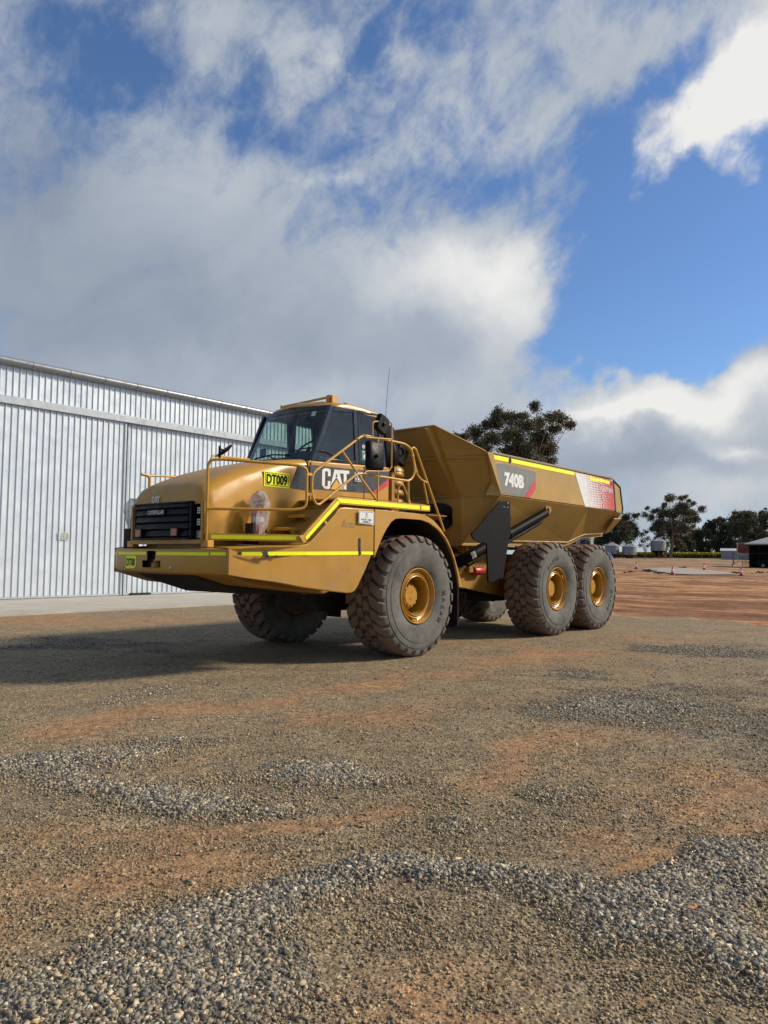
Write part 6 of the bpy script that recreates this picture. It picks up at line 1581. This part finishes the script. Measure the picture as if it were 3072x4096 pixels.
COV = [(0.681, 0.634, -14.157, 0.217, 0.035, -38.292, -0.55), (1.071, 0.553, -10.706, -4.053, 2.514, -23.591, -0.6), (1.143, 0.565, -31.514, 1.572, -8.693, -38.736, -0.3), (0.869, 0.529, -14.309, -6.033, 6.482, -32.592, -0.6), (0.787, 0.505, -26.393, 0.562, -1.544, -33.272, -0.35), (0.428, 0.542, -28.095, -0.194, 4.051, -35.621, -0.35), (0.291, 0.376, -7.89, 1.292, -0.342, -10.129, -1.3), (0.347, 0.325, -10.026, -0.113, 1.086, -10.893, -1.2), (0.421, 0.264, -9.101, -0.055, 1.517, -25.107, -1.1), (0.33, 0.291, -7.358, 0.551, 0.171, -26.078, -0.9), (0.492, 0.215, -23.929, -0.032, 1.381, -42.444, -0.5), (0.332, 0.561, -15.225, 11.506, -16.096, -41.2, -0.7), (0.39, 0.49, -43.247, -0.408, 2.798, -22.812, -0.6), (0.408, 0.416, -28.692, -0.216, 2.143, -21.365, -0.45), (0.565, 0.479, -20.056, 0.081, 1.491, -32.668, -0.35), (0.522, 0.425, -18.346, 11.804, -18.062, -40.83, -0.35), (0.503, 0.626, -20.212, -0.017, 3.984, -46.309, -0.35), (0.627, 0.341, -6.166, 0.048, 0.134, -11.012, 0.7), (0.558, 0.339, -16.237, 0.051, 0.544, -16.112, 0.5), (1.025, 0.369, -5.04, 0.173, -1.161, -9.412, 0.7), (0.843, 0.214, -2.757, 0.058, -0.337, -8.399, 0.9), (0.564, 0.211, -16.347, 0.054, 0.277, -16.753, 0.5), (0.29, 0.494, -9.625, 6.659, -12.383, -28.502, 1.5), (0.236, 0.534, -13.426, 14.262, -16.91, -21.315, 1.1), (0.343, 0.606, -9.038, 1.916, 1.263, -38.724, 0.5), (0.243, 0.443, -28.306, 4.636, 0.667, -45.811, 0.8), (0.269, 0.428, -63.417, -1.118, 5.513, -33.978, 0.5), (0.397, 0.347, -37.612, 13.721, -27.633, -108.542, 0.8), (0.418, 0.327, -86.177, -0.556, 17.424, -226.464, 0.5), (0.294, 0.216, -6.325, 0.751, -2.096, -29.854, 1.0), (0.359, 0.146, -6.043, -0.058, 0.606, -15.751, 1.4), (0.243, 0.174, -9.954, -0.169, 0.646, -9.143, 1.4), (0.443, 0.571, -9.415, 7.83, -18.964, -45.139, 0.4), (0.853, 0.627, -7.96, 0.242, -2.344, -28.769, 0.5), (0.485, 0.484, -19.5, 18.285, -15.618, -25.512, 0.3), (1.173, 0.321, -16.624, 0.694, -2.01, -12.148, 0.6)]
BRI = [(0.596, 0.379, -7.869, -1.526, 4.621, -25.465, 0.34), (0.658, 0.352, -10.46, -1.946, 4.691, -29.1, 0.2), (0.534, 0.316, -18.203, 0.026, 0.518, -13.51, 0.28), (0.29, 0.494, -8.663, 5.994, -10.97, -25.244, 0.7), (0.236, 0.534, -10.74, 11.409, -13.154, -16.578, 0.7), (0.243, 0.448, -24.318, -0.482, 7.566, -41.89, 0.4), (0.278, 0.215, -7.399, 0.864, -2.039, -30.049, 0.55), (0.387, 0.188, -8.868, -0.071, 2.331, -49.462, 0.4), (0.254, 0.133, -27.579, -4.925, 17.283, -70.877, 0.4), (0.789, 0.613, -9.818, 0.24, -1.421, -28.091, 0.2), (0.773, 0.464, -26.422, 0.515, -3.782, -96.161, 0.3), (0.628, 0.522, -6.328, 0.059, 0.362, -16.893, 0.15), (0.28, 0.086, -12.103, -0.174, 0.651, -25.38, 0.25), (0.731, 0.205, -4.609, 0.064, -0.485, -27.631, 0.15), (1.078, 0.303, -5.569, -1.258, 1.494, -10.605, -0.14), (1.157, 0.425, -12.156, 0.536, -3.356, -17.149, -0.2), (0.976, 0.275, -4.32, 0.128, -2.13, -25.206, -0.1), (0.36, 0.123, -9.071, -0.087, 1.061, -34.529, -0.2), (0.244, 0.113, -12.487, -0.208, 1.901, -45.234, -0.1), (0.62, 0.236, -13.444, 0.093, 0.145, -20.985, -0.1), (1.163, 0.56, -19.281, 0.984, -2.743, -11.669, -0.12), (0.831, 0.256, -13.567, 0.279, -0.927, -21.255, -0.1)]
tc = N(nt, 'ShaderNodeTexCoord'); dv = tc.outputs['Generated']
nz = N(nt, 'ShaderNodeVectorMath'); nz.operation = 'NORMALIZE'; L(nt, dv, nz.inputs[0]); s3 = N(nt, 'ShaderNodeSeparateXYZ'); L(nt, nz.outputs[0], s3.inputs[0])
az = mth(nt, 'ARCTAN2', s3.outputs[1], s3.outputs[0]); ee = mth(nt, 'ARCSINE', s3.outputs[2])
cmb = N(nt, 'ShaderNodeCombineXYZ'); L(nt, az, cmb.inputs[0]); L(nt, ee, cmb.inputs[1]); cmb.inputs[2].default_value = 1.0
# streaky noise domain, tilted like the wind-drawn cloud
mpn = N(nt, 'ShaderNodeMapping'); mpn.inputs['Rotation'].default_value = (0, 0, rad(38)); mpn.inputs['Scale'].default_value = (1.0, 1.0, 1.0); L(nt, cmb.outputs[0], mpn.inputs[0])
def nz2(scale, det, ro, dist, col=False, sx=1.0, sy=1.0, off=0):
    mp_ = N(nt, 'ShaderNodeMapping'); mp_.inputs['Scale'].default_value = (sx, sy, 1); mp_.inputs['Location'].default_value = (off, off*.7, 0); L(nt, mpn.outputs[0], mp_.inputs[0])
    n_ = N(nt, 'ShaderNodeTexNoise'); n_.inputs['Scale'].default_value = scale; n_.inputs['Detail'].default_value = det; n_.inputs['Roughness'].default_value = ro; n_.inputs['Distortion'].default_value = dist
    L(nt, mp_.outputs[0], n_.inputs['Vector']); return n_.outputs['Color'] if col else n_.outputs['Fac']
wc = nz2(7, 5, .55, 0, True)
ws = N(nt, 'ShaderNodeVectorMath'); ws.operation = 'SUBTRACT'; L(nt, wc, ws.inputs[0]); ws.inputs[1].default_value = (.5, .5, .5)
wm = N(nt, 'ShaderNodeVectorMath'); wm.operation = 'MULTIPLY'; L(nt, ws.outputs[0], wm.inputs[0]); wm.inputs[1].default_value = (.16, .16, 0)
wa = N(nt, 'ShaderNodeVectorMath'); wa.operation = 'ADD'; L(nt, cmb.outputs[0], wa.inputs[0]); L(nt, wm.outputs[0], wa.inputs[1]); VP = wa.outputs[0]
def field(bl):
    acc = None
    for cx, cy, a, b_, c, d, w in bl:
        n1 = N(nt, 'ShaderNodeVectorMath'); n1.operation = 'DOT_PRODUCT'; L(nt, VP, n1.inputs[0]); n1.inputs[1].default_value = (a, b_, -(a*cx+b_*cy))
        n2 = N(nt, 'ShaderNodeVectorMath'); n2.operation = 'DOT_PRODUCT'; L(nt, VP, n2.inputs[0]); n2.inputs[1].default_value = (c, d, -(c*cx+d*cy))
        q1 = mth(nt, 'MULTIPLY', n1.outputs['Value'], n1.outputs['Value']); q2 = mth(nt, 'MULTIPLY_ADD', n2.outputs['Value'], n2.outputs['Value'], q1)
        g_ = mth(nt, 'POWER', .40, q2); acc = mth(nt, 'MULTIPLY', g_, w) if acc is None else mth(nt, 'MULTIPLY_ADD', g_, w, acc)
    return acc
cf = field(COV); bf = field(BRI)
f1 = nz2(5.0, 9, .60, .5, sx=.85, sy=1.15); f2 = nz2(15.0, 8, .62, .4, sx=.8, sy=1.2, off=3); f3 = nz2(3.0, 7, .6, .3, off=9); f4 = nz2(40.0, 6, .65, .6, off=5)
dn = mth(nt, 'ADD', cf, mth(nt, 'MULTIPLY_ADD', mth(nt, 'SUBTRACT', f1, .5), 2.3, mth(nt, 'MULTIPLY_ADD', mth(nt, 'SUBTRACT', f2, .5), 2.0, mth(nt, 'MULTIPLY', mth(nt, 'SUBTRACT', f4, .5), .9))))
dens = N(nt, 'ShaderNodeMapRange'); dens.interpolation_type = 'SMOOTHSTEP'; L(nt, mth(nt, 'ADD', dn, .36), dens.inputs['Value']); dens.inputs['From Min'].default_value = -.28; dens.inputs['From Max'].default_value = 1.12
br = mth(nt, 'ADD', mth(nt, 'MULTIPLY_ADD', mth(nt, 'SUBTRACT', f1, .5), .5, mth(nt, 'MULTIPLY', mth(nt, 'SUBTRACT', f3, .5), .3)), mth(nt, 'ADD', bf, .46))
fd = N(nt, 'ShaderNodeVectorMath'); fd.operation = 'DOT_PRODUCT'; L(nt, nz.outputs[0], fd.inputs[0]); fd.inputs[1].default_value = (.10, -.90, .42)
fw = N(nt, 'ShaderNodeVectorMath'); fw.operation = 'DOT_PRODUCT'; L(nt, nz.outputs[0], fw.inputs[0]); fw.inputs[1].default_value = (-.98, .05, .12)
br = mth(nt, 'ADD', br, mth(nt, 'ADD', rng(nt, fd.outputs['Value'], .35, .9, 0, .12), rng(nt, fw.outputs['Value'], .3, .9, 0, -.22)))    # added out-of-view sky tone: bright fill behind camera, darker ahead of the truck
K = 1/BGS
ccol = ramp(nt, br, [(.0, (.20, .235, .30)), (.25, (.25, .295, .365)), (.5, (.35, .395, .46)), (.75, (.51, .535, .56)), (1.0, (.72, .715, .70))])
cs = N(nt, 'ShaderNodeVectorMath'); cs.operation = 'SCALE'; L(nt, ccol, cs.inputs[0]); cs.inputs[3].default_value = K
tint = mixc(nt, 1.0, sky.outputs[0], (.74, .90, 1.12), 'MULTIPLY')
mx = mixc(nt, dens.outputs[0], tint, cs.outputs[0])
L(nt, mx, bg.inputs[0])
W.cycles.sampling_method = 'MANUAL'; W.cycles.sample_map_resolution = 1024
SC.view_settings.view_transform = 'Standard'; SC.view_settings.look = 'None'; SC.view_settings.exposure = .24; SC.view_settings.gamma = 1
